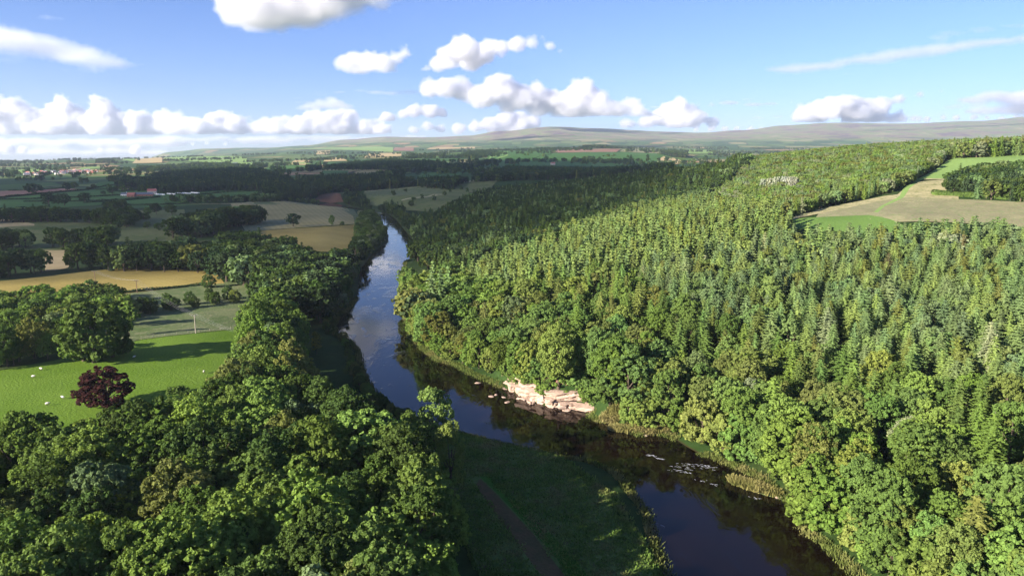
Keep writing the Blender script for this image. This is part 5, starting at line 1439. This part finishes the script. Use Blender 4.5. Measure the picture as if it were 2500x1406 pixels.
# post and rail fence above the hill meadow, fence of the pasture, hedges
def fence(pts, label, post_h=1.2, step=3.0, mat=M_pole, group=None):
    P = resample(pts, max(2, int(np.hypot(*np.diff(np.array(pts), axis=0).T).sum() / step)))
    z = gz(P[:, 0], P[:, 1])
    r = put('fence', None, loc=(P[0, 0], P[0, 1], float(z[0])), label=label, cat='fence')
    g0 = Geo(); g0.tube([(0, 0, -.2), (0, 0, post_h)], [.09, .08], 6)
    me = g0.mesh('post', [mat])
    for (x, y), zz in zip(P, z):
        put('post', me, r, loc=(x - P[0, 0], y - P[0, 1], zz - z[0]))
    g = Geo()
    for hh in (.35, .7, 1.05):
        g.tube([(x - P[0, 0], y - P[0, 1], zz - z[0] + hh) for (x, y), zz in zip(P, z)], [.012] * len(P), 4)
    put('fence_wire', g.mesh('fence_wire', [M_wire]), r)
fence([(417.2, 683.9), (444.2, 675.5), (471.8, 671.9), (505.8, 667.1)], 'wire fence with pale posts along the top of the green hill meadow', step=4)
fence([(-155.5, 292.1), (-148.4, 297.1), (-141.1, 302.1), (-127.0, 315.1)], 'wire fence between the bright pasture and the rough paddock', step=4)

M_hedge = M_leaf
def hedge(pts, h, w, tint, label, seed=1, cat='hedge', leaf=.3, dens=1.0, group=None):
    rg = np.random.default_rng(seed)
    P = np.array(pts, float)
    L = np.hypot(*np.diff(P, axis=0).T).sum()
    n = int(L * 16 * dens)
    Q = resample(P, max(n, 8))
    Q = Q[rg.permutation(len(Q))]
    a = rg.uniform(0, np.pi, len(Q))
    bumpy = np.array([1 + .5 * mnoise.noise((x * .06, y * .06, seed)) for x, y in Q])
    X0 = Q[:, 0] + rg.normal(size=len(Q)) * .4
    Y0 = Q[:, 1] + np.cos(a) * w / 2
    z = gz(X0, Y0) + np.sin(a) ** .6 * h * bumpy
    N = unit(np.stack([rg.normal(size=len(Q)) * .3, np.cos(a), np.sin(a) + .2], 1))
    x0, y0 = P[0]; z0 = float(gz(x0, y0))
    V, F = leaf_quads(np.stack([X0 - x0, Y0 - y0, z - z0], 1), N, leaf * rg.uniform(.6, 1.4, len(Q)), .7, rg)
    # woody middle
    R_ = resample(P, max(4, int(L / 4)))
    zr = gz(R_[:, 0], R_[:, 1])
    core = []
    for (x, y), zz in zip(R_, zr):
        core += [(x - x0, y - y0 - w * .35, zz - z0 - .1), (x - x0, y - y0 - w * .25, zz - z0 + h * .75), (x - x0, y - y0 + w * .25, zz - z0 + h * .75), (x - x0, y - y0 + w * .35, zz - z0 - .1)]
    k = len(R_)
    CF = np.array([(i * 4 + j, i * 4 + j + 1, i * 4 + 5 + j, i * 4 + 4 + j) for i in range(k - 1) for j in range(3)]) + len(V)
    o = put('hedge', mesh_np('hedge', np.concatenate([V, core]), [F, CF], [M_hedge]), loc=(x0, y0, z0), label=label, cat=cat)
    if group: o['group'] = group
    o['tint'] = [float(c) for c in TINT[tint]]
hedge([(275.2, 471.8), (282.1, 464.5), (294.1, 450.4), (320.5, 417.6)], 3.2, 5, 'mid green', 'smooth dark green hedge below the clump on the open shelf', 1, leaf=.35, dens=5)
hedge([(-226.9, 388.1), (-220.2, 398.6), (-203.3, 411.7), (-188.1, 426.7), (-181.6, 419.9)], 1.6, 2.0, 'deep green', 'dark hedge along the near side of the yellow stubble field', 2, leaf=.35, dens=.6)
hedge([(-235.4, 766.1), (-218.3, 778.9), (-200.3, 795.9), (-186.9, 842.9)], 1.0, 1.6, 'olive green', 'low dark verge between the two riverside stubble fields', 3, leaf=.35, dens=.5)
hl = [([(-963.1, 1256.1), (-921.9, 1299.0), (-930.5, 1413.9), (-937.7, 1575.8), (-893.3, 1592.4)], 'hedge on the lower side of the ploughed field'), ([(-898.8, 1216.9), (-829.5, 1259.0), (-783.0, 1313.5), (-744.7, 1381.4), (-717.8, 1489.3)], 'long hedge across the green fields below the ploughed field'),
      ([(-798.1, 1180.0), (-715.1, 1198.3), (-659.5, 1262.0)], 'hedge curving to the white farm lane'), ([(-688.2, 1158.2), (-662.4, 1227.0), (-648.1, 1312.0), (-652.6, 1336.8)], 'hedge along the white farm lane'), ([(-1080.6, 1549.8), (-1029.8, 1566.2), (-1034.8, 1660.6)], 'short hedge on the upper side of the ploughed field'),
      ([(-939.5, 1594.2), (-989.4, 1765.2), (-983.9, 1869.6)], 'hedge running up between two green fields'), ([(-811.7, 1491.2), (-818.2, 1586.6), (-894.7, 1755.8)], 'hedge climbing to the dark forest behind the farm'),
      ([(-715.0, 1448.9), (-613.6, 1386.2), (-577.6, 1476.4), (-514.3, 1487.2), (-432.6, 1439.2)], 'hedge behind the row of white caravans'), ([(-600.8, 1100.0), (-552.7, 1116.7), (-519.5, 1141.9), (-465.9, 1153.9), (-432.0, 1169.1)], 'thin hedge beside the pale strip on the flats'),
      ([(-140.0, 4155.0), (-23.5, 4190.5), (306.2, 6063.8), (641.7, 6729.5)], 'long hedge along the crest left of the ploughed hill field'), ([(198.0, 3709.6), (211.2, 3958.6), (429.6, 6489.3)], 'short hedge at the left end of the ploughed hill field'),
      ([(549.3, 3835.7), (669.5, 4259.9), (1062.5, 6376.8)], 'short hedge at the right end of the ploughed hill field'), ([(209.9, 3934.4), (387.7, 3834.7), (558.3, 3899.1)], 'hedge along the foot of the ploughed hill field'),
      ([(0.0, 3170.5), (71.4, 3173.5), (149.6, 3128.8)], 'low hedge in the green hill field by the lone tree'), ([(113.4, 3360.4), (198.0, 3709.6), (101.2, 3601.2)], 'hedge between the two green hill fields')]
for k, (pts, lb) in enumerate(hl):
    hedge(pts, 3.0, 4.0, 'deep green', lb, 10 + k, leaf=1.3, dens=.10)

# ------------------------------------------------------------------ sheep
M_wool = simple_mat('sheep_wool', (.66, .62, .54), .95, .1, 8)
M_face = simple_mat('sheep_face', (.12, .10, .09), .9, .1, 8)
def sheep_meshes():
    g = Geo()
    s = np.linspace(-1, 1, 11); th = np.arange(12) * 2 * np.pi / 12
    V = []
    for t in s:
        r = (max(0, 1 - abs(t) ** 3.2)) ** .5
        ww = 1 + .06 * np.sin(th * 5 + t * 9)
        V.append(np.stack([np.full(12, t * .55), .27 * r * ww * np.cos(th) + 0, .74 + .05 * t + .30 * r * ww * np.sin(th)], 1))
    V = np.concatenate(V)
    g.add(V, [(i * 12 + j, i * 12 + (j + 1) % 12, (i + 1) * 12 + (j + 1) % 12, (i + 1) * 12 + j) for i in range(10) for j in range(12)])
    g.tube([(.42, 0, .86), (.60, 0, .90), (.68, 0, .80)], [.15, .12, .10], 8)
    g.tube([(-.53, 0, .80), (-.60, 0, .66), (-.60, 0, .55)], [.06, .05, .03], 6)
    body = g.mesh('fleece', [M_wool], True)
    g = Geo(); g.tube([(.62, 0, .86), (.74, 0, .70), (.84, 0, .56), (.87, 0, .50)], [.07, .10, .07, .035], 8)
    for s_ in (-1, 1): g.tube([(.68, s_ * .08, .78), (.66, s_ * .20, .76)], [.035, .015], 5)
    head = g.mesh('head', [M_face], True)
    g = Geo(); g.tube([(0, 0, .5), (.015, 0, .26), (0, 0, 0)], [.065, .042, .04], 6)
    return body, head, g.mesh('leg', [M_face], True)
SB, SH, SL = sheep_meshes()
for (px_, lb, rz) in (([(-142.1, 209.4)][0], 'white sheep at the near edge of the sunny pasture, beside the foreground trees', .3), ([(-141.1, 215.5)][0], 'white sheep grazing left of the copper beech', 2.9),
                      ([(-164.6, 237.1)][0], 'sheep standing in the left tree shadow on the pasture', .1), ([(-167.7, 246.2)][0], 'sheep between the shadow and the trees at the top left of the pasture', 3.0),
                      ([(-142.8, 262.0)][0], 'sheep in the long shadow of the huge pasture tree', 1.2), ([(-109.2, 244.8)][0], 'white sheep close to the right end of the sunny pasture', 1.7)):
    r = put('sheep', None, loc=(px_[0], px_[1], float(gz(*px_)) + .2), rz=rz, label=lb, cat='sheep', group='sheep grazing in the pasture')
    r.scale = (1.0,) * 3
    put('fleece', SB, r); put('head', SH, r)
    for lx in (-.34, .34):
        for ly in (-.14, .14): put('leg', SL, r, loc=(lx, ly, 0))

# ------------------------------------------------------------------ farm, caravans, village
M_brick = simple_mat('red_sandstone_wall', (.30, .13, .09), .9, .2, .6)
M_white = simple_mat('white_render', (.75, .73, .68), .8, .08, .4)
M_cream = simple_mat('cream_render', (.55, .45, .36), .85, .12, .4)
M_roof_r = simple_mat('red_tiles', (.38, .14, .11), .85, .2, 1)
M_roof_g = simple_mat('grey_slates', (.12, .13, .16), .7, .2, 1)
M_glass = simple_mat('window_glass', (.03, .035, .045), .15, .1, 1, .6)
def house(pt, L, W_, H_, roof_h, rz, wall, roof, label, name='house', windows=3, chimney=True, group=None, cat='house'):
    x, y = pt
    z = float(gz(x, y))
    r = put(name, None, loc=(x, y, z - .1), rz=rz, label=label, cat=cat, group=group)
    g = Geo(); g.box((0, 0, H_ / 2 - .4), (L, W_, H_ + .8)); 
    g.add([(-L / 2, -W_ / 2, H_), (-L / 2, W_ / 2, H_), (-L / 2, 0, H_ + roof_h), (-L / 2 + .1, 0, H_ + roof_h)], [(0, 1, 2, 3)])
    g.add([(L / 2, -W_ / 2, H_), (L / 2, W_ / 2, H_), (L / 2, 0, H_ + roof_h), (L / 2 - .1, 0, H_ + roof_h)], [(0, 1, 2, 3)])
    put('wall', g.mesh('wall', [wall]), r)
    g = Geo()
    for s_ in (-1, 1):
        a = [(-L / 2 - .3, s_ * (W_ / 2 + .4), H_ - .15), (L / 2 + .3, s_ * (W_ / 2 + .4), H_ - .15), (L / 2 + .3, 0, H_ + roof_h + .1), (-L / 2 - .3, 0, H_ + roof_h + .1)]
        b = [(p[0], p[1], p[2] + .2) for p in a]
        g.add(a + b, [(0, 1, 2, 3), (4, 5, 6, 7), (0, 1, 5, 4), (1, 2, 6, 5), (3, 0, 4, 7)])
    rf = put('roof', g.mesh('roof', [roof]), r)
    if chimney:
        g = Geo(); g.box((L * .38, 0, H_ + roof_h + .5), (.9, .9, 1.6)); put('chimney', g.mesh('chimney', [wall]), rf)
    if windows:
        g = Geo(); g.box((0, 0, 0), (1.0, .08, 1.3)); me = g.mesh('window', [M_glass])
        for k in range(windows):
            for zz in ((1.5, 4.0) if H_ > 4.5 else (1.5,)):
                put('window', me, r, loc=(-L / 2 + L * (k + .5) / windows, -W_ / 2 - .02, zz))
        g = Geo(); g.box((0, 0, 1.05), (1.1, .1, 2.1)); put('door', g.mesh('door', [M_glass]), r, loc=(L * .02 + .9, -W_ / 2 - .03, 0)) if windows % 2 == 0 else None
    return r
house([(-702.2, 1409.7)][0], 16, 9, 7.5, 4, .3, M_cream, M_roof_r, 'pink walled farmhouse with red roof before the dark forest', windows=4)
house([(-694.5, 1359.6)][0], 34, 9, 4.5, 3, .25, M_brick, M_roof_g, 'long dark slate roofed barn left of the farmhouse', 'barn', 5, False, cat='barn')
house([(-702.5, 1333.5)][0], 13, 11, 5, 3.5, .1, M_brick, M_roof_r, 'red brown barn at the left end of the long barn', 'barn', 2, False, cat='barn')
house([(-735.2, 1369.3)][0], 11, 7, 4, 2.5, .2, M_white, M_roof_g, 'small pale cottage left of the red brown barn', 'cottage', 3, True, cat='cottage')
house([(149.0, 2645.2)][0], 15, 9, 7, 4, .2, M_cream, M_roof_r, 'red roofed house among trees below the green hill field', windows=4)
house([(116.9, 1849.6)][0], 9, 8, 6, 3.5, .9, M_white, M_roof_g, 'white gable showing among the dark valley trees', windows=2)
rv = np.random.default_rng(12)
M_cara = simple_mat('caravan_shell', (.78, .78, .76), .4, .04, 1, .4)
g = Geo()
prof = [(-.5, .45), (.5, .45), (.52, 1.2), (.47, 2.2), (.38, 2.55), (-.38, 2.55), (-.47, 2.2), (-.52, 1.2)]
Vc = [(sx * 3.1, p[0] * 2.3, p[1]) for sx in (-1, 1) for p in prof]
g.add(Vc, [(j, (j + 1) % 8, 8 + (j + 1) % 8, 8 + j) for j in range(8)])
g.add(Vc[:8], [(0, 1, 2, 7), (7, 2, 3, 6), (6, 3, 4, 5)]); g.add(Vc[8:], [(0, 1, 2, 7), (7, 2, 3, 6), (6, 3, 4, 5)])
ME_sh = g.mesh('shell', [M_cara], False)
g = Geo(); g.box((0, 0, 0), (1.1, .06, .6)); ME_wi = g.mesh('window', [M_glass])
g = Geo(); g.tube([(0, -.1, .33), (0, .1, .33)], [.33, .33], 12); ME_wh = g.mesh('wheel', [M_glass])
for k, px_ in enumerate((384, 392, 399, 411, 418, 424, 431, 438, 444, 449, 455, 462, 470, 477, 483)):
    py_ = 476.5 - (px_ - 384) * .045 + (k % 3) * .8
    d_ = np.array([(px_ - 1250) / 1750, math.cos(PITCH) - (py_ - 703) / 1750 * math.sin(PITCH), -math.sin(PITCH) - (py_ - 703) / 1750 * math.cos(PITCH)])
    t_ = (9 - 80) / d_[2]
    x, y = d_[0] * t_, d_[1] * t_
    for _ in range(6):
        t_ = (float(gz(x, y)) - 80) / d_[2]; x, y = d_[0] * t_, d_[1] * t_
    place = ['leftmost', 'second', 'third', 'fourth', 'fifth', 'sixth', 'seventh', 'middle', 'ninth', 'tenth', 'eleventh', 'twelfth', 'thirteenth', 'second from right', 'rightmost'][k]
    r = put('caravan', None, loc=(x, y, float(gz(x, y)) + .3), rz=float(rv.uniform(-.5, .5)), label=place + (' from left' if 0 < k < 13 and k != 7 else '') + ' of the white caravans in the row by the dark forest', cat='caravan', group='white caravans by the forest')
    put('shell', ME_sh, r)
    for xx in (-1.7, 1.5): put('window', ME_wi, r, loc=(xx, -1.17, 1.65))
    for yy in (-1.05, 1.05): put('wheel', ME_wh, r, loc=(0, yy, 0))
# village on the far plain
vx = []
for k in range(64):
    a = rv.random()
    vx.append((60 + a * 170 + rv.normal() * 3, 428 - 8 * a + rv.normal() * 2.2))
cols = [('white', M_white), ('cream', M_cream), ('red stone', M_brick)]
rofs = [('slate', M_roof_g), ('red', M_roof_r), ('slate', M_roof_g)]
vx.sort()
for k, (a, b) in enumerate(vx):
    s_ = math.sin(PITCH); c_ = math.cos(PITCH); v_ = (b - 703) / 1750
    d_ = ((a - 1250) / 1750, c_ - v_ * s_, -s_ - v_ * c_)
    t_ = -60 / d_[2]
    for _ in range(12): t_ = t_ * .5 + .5 * (float(gz(d_[0] * t_, d_[1] * t_)) - 80) / d_[2]
    cn_, cm = cols[k % 3 if k % 4 else 0]; rn_, rm_ = rofs[(k // 2) % 3]
    house((d_[0] * t_, d_[1] * t_), rv.uniform(11, 20), 8, rv.uniform(4.8, 6), 3, float(rv.uniform(-.6, .6)), cm, rm_, '%s house with %s roof in the far village, %s from its left end' % (cn_, rn_, (['first'] + ORD[1:] + ['last'])[min(k, len(ORD) - 1)]), windows=3, group='houses of the far village')
for k, (pt, lb) in enumerate((([(-1538.3, 3820.7)][0], 'left pale farmhouse on the lit plain above the dark forest'), ([(-1919.8, 4862.3)][0], 'pale farm building in the hedged fields beyond the forest'), ([(-1666.4, 3832.5)][0], 'pale farm shed beside the square wood on the lit plain'), ([(-1384.1, 3641.0)][0], 'right pale farm building on the lit plain above the dark forest'))):
    house(pt, 26, 12, 5.5, 4, .3, M_cream, M_roof_g, lb, windows=4)
assign_labels()

# ------------------------------------------------------------------ clouds
def cloud_material(name, scale, dens, lo=.55, hi=1.05, fade=1.0, zs=1.5, detail=6, rough=.62):
    m, nt, o = new_mat(name)
    p = nt.nodes.new('ShaderNodeVolumePrincipled')
    p.inputs['Color'].default_value = (.94, .94, .97, 1)
    p.inputs['Anisotropy'].default_value = .3
    p.inputs['Density Attribute'].default_value = ''
    pos, _ = geom_pos(nt)
    sc_ = nt.nodes.new('ShaderNodeVectorMath'); sc_.operation = 'MULTIPLY'; sc_.inputs[1].default_value = (1 / scale, 1 / scale, zs / scale)
    nt.links.new(pos, sc_.inputs[0])
    n = tex_noise(nt, sc_.outputs[0], 1, detail, rough)
    at = nt.nodes.new('ShaderNodeAttribute'); at.attribute_name = 'density'
    a = mathn(nt, 'MULTIPLY_ADD', at.outputs['Fac'], fade, n)
    mr = nt.nodes.new('ShaderNodeMapRange')
    nt.links.new(a, mr.inputs[0])
    mr.inputs[1].default_value = lo; mr.inputs[2].default_value = hi; mr.inputs[3].default_value = 0; mr.inputs[4].default_value = dens
    nt.links.new(mr.outputs[0], p.inputs['Density'])
    nt.links.new(p.outputs[0], o.inputs['Volume'])
    return m
def puff_union(puffs, voxel, seed, amp, name='cloud', flat=None, wide=1.0):
    V, F, n = [], [], 0
    I2V, I2F = ico(3)
    for c, r in puffs:
        V.append(I2V * r * np.array([wide, 1, 1 / wide ** .5]) + np.array(c)); F.append(I2F + n); n += len(I2V)
    me = mesh_np(name, np.concatenate(V), np.concatenate(F))
    ob = bpy.data.objects.new(name, me); COL.objects.link(ob)
    r = ob.modifiers.new('r', 'REMESH'); r.mode = 'VOXEL'; r.voxel_size = voxel
    dg = bpy.context.evaluated_depsgraph_get()
    me2 = bpy.data.meshes.new_from_object(ob.evaluated_get(dg))
    ob.modifiers.clear(); ob.data = me2
    k = len(me2.vertices)
    c = np.empty(k * 3); me2.vertices.foreach_get('co', c); c = c.reshape(-1, 3)
    nn = np.empty(k * 3); me2.vertices.foreach_get('normal', nn); nn = nn.reshape(-1, 3)
    d = np.array([mnoise.fractal(Vector(v) / (amp * 1.9) + Vector((seed, 0, 0)), 1, 2.1, 6) for v in c])
    c += nn * (d * amp)[:, None]
    if flat is not None:
        c[:, 2] = np.maximum(c[:, 2], flat)
    me2.vertices.foreach_set('co', c.ravel())
    return ob
def cloud(D, puffs, label, mat, base=None, seed=1, deep=1.0, squash=1.0, grow=1.62, wide=1.15, band=1.3, group='clouds'):
    """puffs are (bearing, elevation, angular radius) in 1/1750 rad seen from the valley, the cloud standing D metres away"""
    rg = random.Random(seed)
    out = []
    s_, c_ = math.sin(PITCH), math.cos(PITCH)
    for a, b, r in puffs:
        v = (b - 703) / 1750; u = (a - 1250) / 1750
        d = np.array([u, c_ - v * s_, -s_ - v * c_]) / (c_ - v * s_)
        DD = D * (1 + rg.uniform(-.5, .5) * r / 1750 * 2 * deep)
        R = r / 1750 * D * grow
        c = d * DD + np.array([0, 0, 80.0])
        out.append((c, R))
        for q in range(4):     # smaller tufts on each puff
            t = np.array([rg.gauss(0, 1), rg.gauss(0, 1), rg.gauss(.3, 1)]); t /= np.linalg.norm(t)
            out.append((c + t * R * .8 * np.array([1, 1.6, squash]), R * rg.uniform(.3, .55)))
    c0 = np.mean([c for c, _ in out], 0)
    R0_ = float(np.median([r for c, r in out[::4]]))
    flat = None
    if base is not None:
        v = (base - 703) / 1750
        flat = 80 + D * (-s_ - v * c_) / (c_ - v * s_) - c0[2]
    ob = puff_union([(c - c0, r) for c, r in out], max(R0_ / 6, D / 1750 * 1.8), seed, R0_ * .34, flat=flat, wide=wide)
    ob.location = c0
    g = bpy.data.node_groups.new('cloud', 'GeometryNodeTree')
    g.interface.new_socket('Geometry', in_out='INPUT', socket_type='NodeSocketGeometry')
    g.interface.new_socket('Geometry', in_out='OUTPUT', socket_type='NodeSocketGeometry')
    gi, go = g.nodes.new('NodeGroupInput'), g.nodes.new('NodeGroupOutput')
    mv, sm = g.nodes.new('GeometryNodeMeshToVolume'), g.nodes.new('GeometryNodeSetMaterial')
    sm.inputs['Material'].default_value = mat
    mv.resolution_mode = 'VOXEL_SIZE'
    mv.inputs['Voxel Size'].default_value = max(R0_ / 6, D / 1750 * 2)
    mv.inputs['Density'].default_value = 1
    mv.inputs['Interior Band Width'].default_value = R0_ * band
    g.links.new(gi.outputs[0], mv.inputs[0]); g.links.new(mv.outputs[0], sm.inputs[0]); g.links.new(sm.outputs[0], go.inputs[0])
    md = ob.modifiers.new('body', 'NODES'); md.node_group = g
    tag(ob, label, 'cloud', group)
    return ob
def row(x0, x1, y, r, n, seed=1, jx=6, jy=4):
    rg = random.Random(seed)
    return [(x0 + (x1 - x0) * k / (n - 1) + rg.uniform(-jx, jx), y + rg.uniform(-jy, jy), r * rg.uniform(.8, 1.2)) for k in range(n)]
CM_near = cloud_material('cloud_near', 130, .013, .80, 1.4)
CM_mid = cloud_material('cloud_mid', 150, .014, .80, 1.35)
CM_wisp = cloud_material('cloud_wisp', 420, .005, .62, 1.5, zs=4)
CM_far = cloud_material('cloud_far', 280, .010, .78, 1.3)
CM_low = cloud_material('cloud_low', 1500, .0045, .60, 1.5, zs=5)

cloud(5400, [(600, 20, 46), (640, 35, 44), (690, 40, 42), (740, 25, 44), (800, 5, 42), (860, -5, 36), (920, -8, 28), (975, -12, 18), (600, -20, 50), (660, -40, 60), (740, -40, 60), (820, -50, 50)], 'large grey-white cloud cut by the top of the frame', CM_near, 84, 1)
cloud(7000, [(-60, 85, 30), (0, 92, 30), (50, 105, 30), (105, 115, 28), (160, 128, 26), (210, 143, 24), (255, 155, 20), (300, 158, 13), (335, 158, 8), (230, 172, 12), (110, 42, 8), (135, 46, 6)], 'flat lilac streak of cloud at upper left', CM_wisp, None, 2, squash=.4, wide=2.2)
cloud(8600, [(838, 155, 18), (868, 148, 20), (868, 168, 18), (905, 150, 20), (935, 155, 20), (965, 145, 15), (990, 132, 13), (895, 172, 14)], 'small puffy cloud left of the bright central one', CM_mid, 188, 3)
cloud(10000, [(1040, 172, 11), (1072, 155, 18), (1098, 138, 22), (1135, 120, 25), (1150, 145, 24), (1190, 122, 20), (1225, 115, 17), (1262, 108, 17), (1300, 106, 13), (1326, 92, 8), (1342, 112, 11), (1366, 126, 7), (1100, 165, 14), (1190, 145, 14)], 'bright ragged cumulus in the middle of the sky', CM_mid, 184, 4, deep=7)
cloud(16800, [(1050, 218, 20), (1090, 214, 22), (1130, 222, 22), (1175, 238, 24), (1216, 205, 22), (1235, 225, 26), (1272, 238, 26), (1310, 228, 20), (1345, 248, 26), (1395, 255, 26), (1420, 240, 30), (1470, 233, 15), (1452, 262, 24), (1500, 270, 22), (1545, 256, 17), (1560, 278, 18), (1240, 262, 18), (1310, 270, 18), (1380, 278, 18), (1600, 288, 14)], 'wide cumulus bank above the middle of the fell', CM_far, 292, 5)
cloud(20500, [(1620, 285, 20), (1650, 272, 22), (1690, 285, 20), (1580, 298, 16), (1740, 300, 14), (1700, 262, 8), (1740, 255, 8), (1530, 305, 14), (1660, 300, 22)], 'low cumulus over the saddle of the fell', CM_far, 318, 6)
cloud(20500, [(1962, 288, 20), (1995, 275, 22), (2030, 262, 22), (2070, 262, 24), (2110, 270, 24), (2150, 258, 18), (2195, 243, 12), (2245, 231, 9), (2300, 223, 6), (2080, 290, 18), (2140, 290, 18), (2190, 292, 16), (2240, 290, 10), (2350, 220, 4), (1990, 246, 6), (1930, 252, 5)], 'bright cumulus with a flat tail above the right fell', CM_far, 304, 7)
cloud(9200, [(1925, 170, 12), (1965, 165, 13), (2005, 163, 12), (2050, 157, 8), (2095, 148, 12), (2145, 142, 14), (2200, 132, 14), (2260, 124, 14), (2320, 116, 13), (2385, 108, 12), (2450, 101, 11), (2520, 95, 12), (2590, 90, 12), (2290, 92, 6), (2330, 82, 7), (2400, 74, 7), (2470, 64, 7), (2540, 55, 8)], 'long thin cloud streaks at upper right', CM_wisp, None, 8, squash=.3, wide=2.6, grow=2.1)
cloud(21000, [(2380, 245, 14), (2430, 235, 16), (2480, 240, 18), (2540, 235, 22), (2330, 262, 9), (2400, 272, 14), (2460, 270, 14), (2520, 268, 20)], 'hazy cloud at the right edge above the fell', CM_low, None, 9, squash=.4, wide=2.2)
cloud(24000, [(-60, 285, 30), (-20, 275, 28), (25, 268, 24), (60, 282, 24), (95, 292, 20), (130, 268, 16), (150, 245, 15), (158, 262, 18), (150, 285, 22), (190, 285, 20), (233, 240, 13), (236, 258, 12), (250, 278, 22), (225, 295, 22), (275, 285, 18), (320, 288, 18), (345, 284, 16), (395, 290, 18), (432, 285, 14), (455, 300, 16)] + row(-60, 480, 312, 22, 15, 3), 'towering cumulus bank at the left', CM_far, 336, 10)
cloud(24500, [(515, 293, 15), (545, 292, 20), (575, 300, 18), (605, 289, 7), (645, 302, 15), (675, 300, 14), (700, 290, 11), (735, 305, 20), (765, 292, 19), (800, 290, 18), (835, 285, 18), (860, 278, 13), (830, 305, 20), (890, 300, 12)] + row(500, 930, 318, 17, 14, 4), 'cumulus bank left of the fell', CM_far, 334, 11)
cloud(18500, [(755, 263, 9), (785, 257, 11), (815, 256, 12), (842, 262, 9), (735, 265, 6)], 'small dark flat cloud over the left cumulus bank', CM_low, None, 12, wide=1.8)
cloud(22000, [(945, 290, 13), (985, 278, 10), (1010, 272, 13), (1050, 272, 14), (1080, 278, 10), (930, 300, 10)], 'pale small cumulus left of centre above the fell', CM_far, 300, 13)
cloud(25000, [(1045, 308, 11), (1075, 315, 10), (1120, 314, 13), (1160, 310, 12), (1195, 303, 15), (1232, 296, 18), (1268, 292, 17), (1300, 300, 15), (1215, 318, 16), (1255, 315, 18), (1010, 318, 10)], 'white cumulus behind the highest fell', CM_far, 334, 14)
cloud(30000, row(-60, 420, 348, 9, 18, 5) + row(-40, 380, 372, 7, 14, 6) + row(420, 1000, 342, 8, 16, 7), 'thin grey layers of cloud low on the left horizon', CM_low, None, 15, squash=.3, wide=2.5, grow=2.2)
cloud(29000, [(330, 366, 9), (338, 360, 6), (245, 367, 6), (20, 362, 10), (55, 366, 8), (505, 350, 5), (470, 352, 5), (550, 352, 5)], 'tiny bright cumulus low on the left horizon', CM_far, None, 16)
cloud(9000, [(880, 222, 4), (920, 226, 6), (960, 228, 6), (1000, 226, 6), (830, 225, 4)], 'faint lilac streak left of the central cumulus', CM_wisp, None, 17, squash=.3, wide=2.5, grow=2)
cloud(21000, [(1600, 262, 4), (1780, 252, 6), (1840, 256, 6), (1880, 254, 5), (1820, 242, 3), (1900, 285, 4), (1850, 288, 4)], 'faint streaks right of the fell saddle', CM_low, None, 18, squash=.3, wide=2.5, grow=2)
cloud(26000, row(1700, 1960, 318, 7, 9, 9) + row(2230, 2480, 290, 6, 8, 10) + [(1700, 302, 8), (1720, 296, 6)], 'low white cloud tops showing over the right fell', CM_far, None, 19)

# the broad cloud to the left of the camera whose shadow darkens the middle of the valley
m, nt, o = new_mat('overhead_cloud')
pv = nt.nodes.new('ShaderNodeVolumePrincipled')
pv.inputs['Density'].default_value = .0034
pv.inputs['Color'].default_value = (1, 1, 1, 1)
pv.inputs['Anisotropy'].default_value = .3
nt.links.new(pv.outputs[0], o.inputs['Volume'])
def shadow_cloud(outline, z, label, r0, seed):
    off = (z - 10) / math.tan(SUN_EL)
    P = np.array(outline, float) + np.array([SUN_H.x, SUN_H.y]) * off
    rg = np.random.default_rng(seed)
    lo, hi = P.min(0), P.max(0)
    st = r0 * 1.05
    gx, gy = np.meshgrid(np.arange(lo[0], hi[0] + st, st), np.arange(lo[1], hi[1] + st, st))
    q = np.stack([gx.ravel(), gy.ravel()], 1) + rg.uniform(-.25, .25, (gx.size, 2)) * st
    q = q[inside(q[:, 0], q[:, 1], P)]
    edge = seg_dist(q[:, 0], q[:, 1], P)
    c0 = np.array([*P.mean(0), z])
    puffs = [((x - c0[0], y - c0[1], r0 * .25 + min(e, 900) * .05 + rg.uniform(0, .2) * r0), r0 * rg.uniform(.75, 1.05) if e > r0 * .6 else max(r0 * .5, e * .95)) for (x, y), e in zip(q, edge)]
    edgeP = resample(np.concatenate([P, P[:1]]), int(np.hypot(*np.diff(np.concatenate([P, P[:1]]), axis=0).T).sum() / (r0 * .7)))
    ctr = P.mean(0)
    for x, y in edgeP:
        d = np.array([ctr[0] - x, ctr[1] - y]); d /= np.linalg.norm(d)
        puffs.append(((x + d[0] * r0 * .45 - c0[0], y + d[1] * r0 * .45 - c0[1], r0 * .12), r0 * .5 * rg.uniform(.8, 1.1)))
    ob = puff_union(puffs, r0 / 6, seed, r0 * .14, flat=-2.0)
    ob.location = c0
    ob.data.materials.append(m)
    tag(ob, label, 'cloud', 'clouds')
    return ob
shadow_cloud([(-3400, 700), (-1500, 480), (-600, 400), (-330, 395), (-160, 450), (-75, 505), (5, 455), (30, 540), (85, 700), (170, 900), (260, 1080), (340, 1400), (420, 1900), (420, 2500), (150, 3100), (-500, 3000), (-1100, 2450), (-2000, 2300), (-3400, 2300)], 930, 'broad flat cloud high over the left side of the valley', 150, 5)

# ------------------------------------------------------------------ haze
m, nt, o = new_mat('haze')
v = nt.nodes.new('ShaderNodeVolumePrincipled')
v.inputs['Color'].default_value = (.74, .84, 1, 1)
v.inputs['Density'].default_value = 3.7e-5
v.inputs['Anisotropy'].default_value = .2
nt.links.new(v.outputs[0], o.inputs['Volume'])
hb = Geo()
hb.box((0, 9300, 445), (34000, 19800, 900))
put('haze', hb.mesh('haze', [m]), kind='stuff')
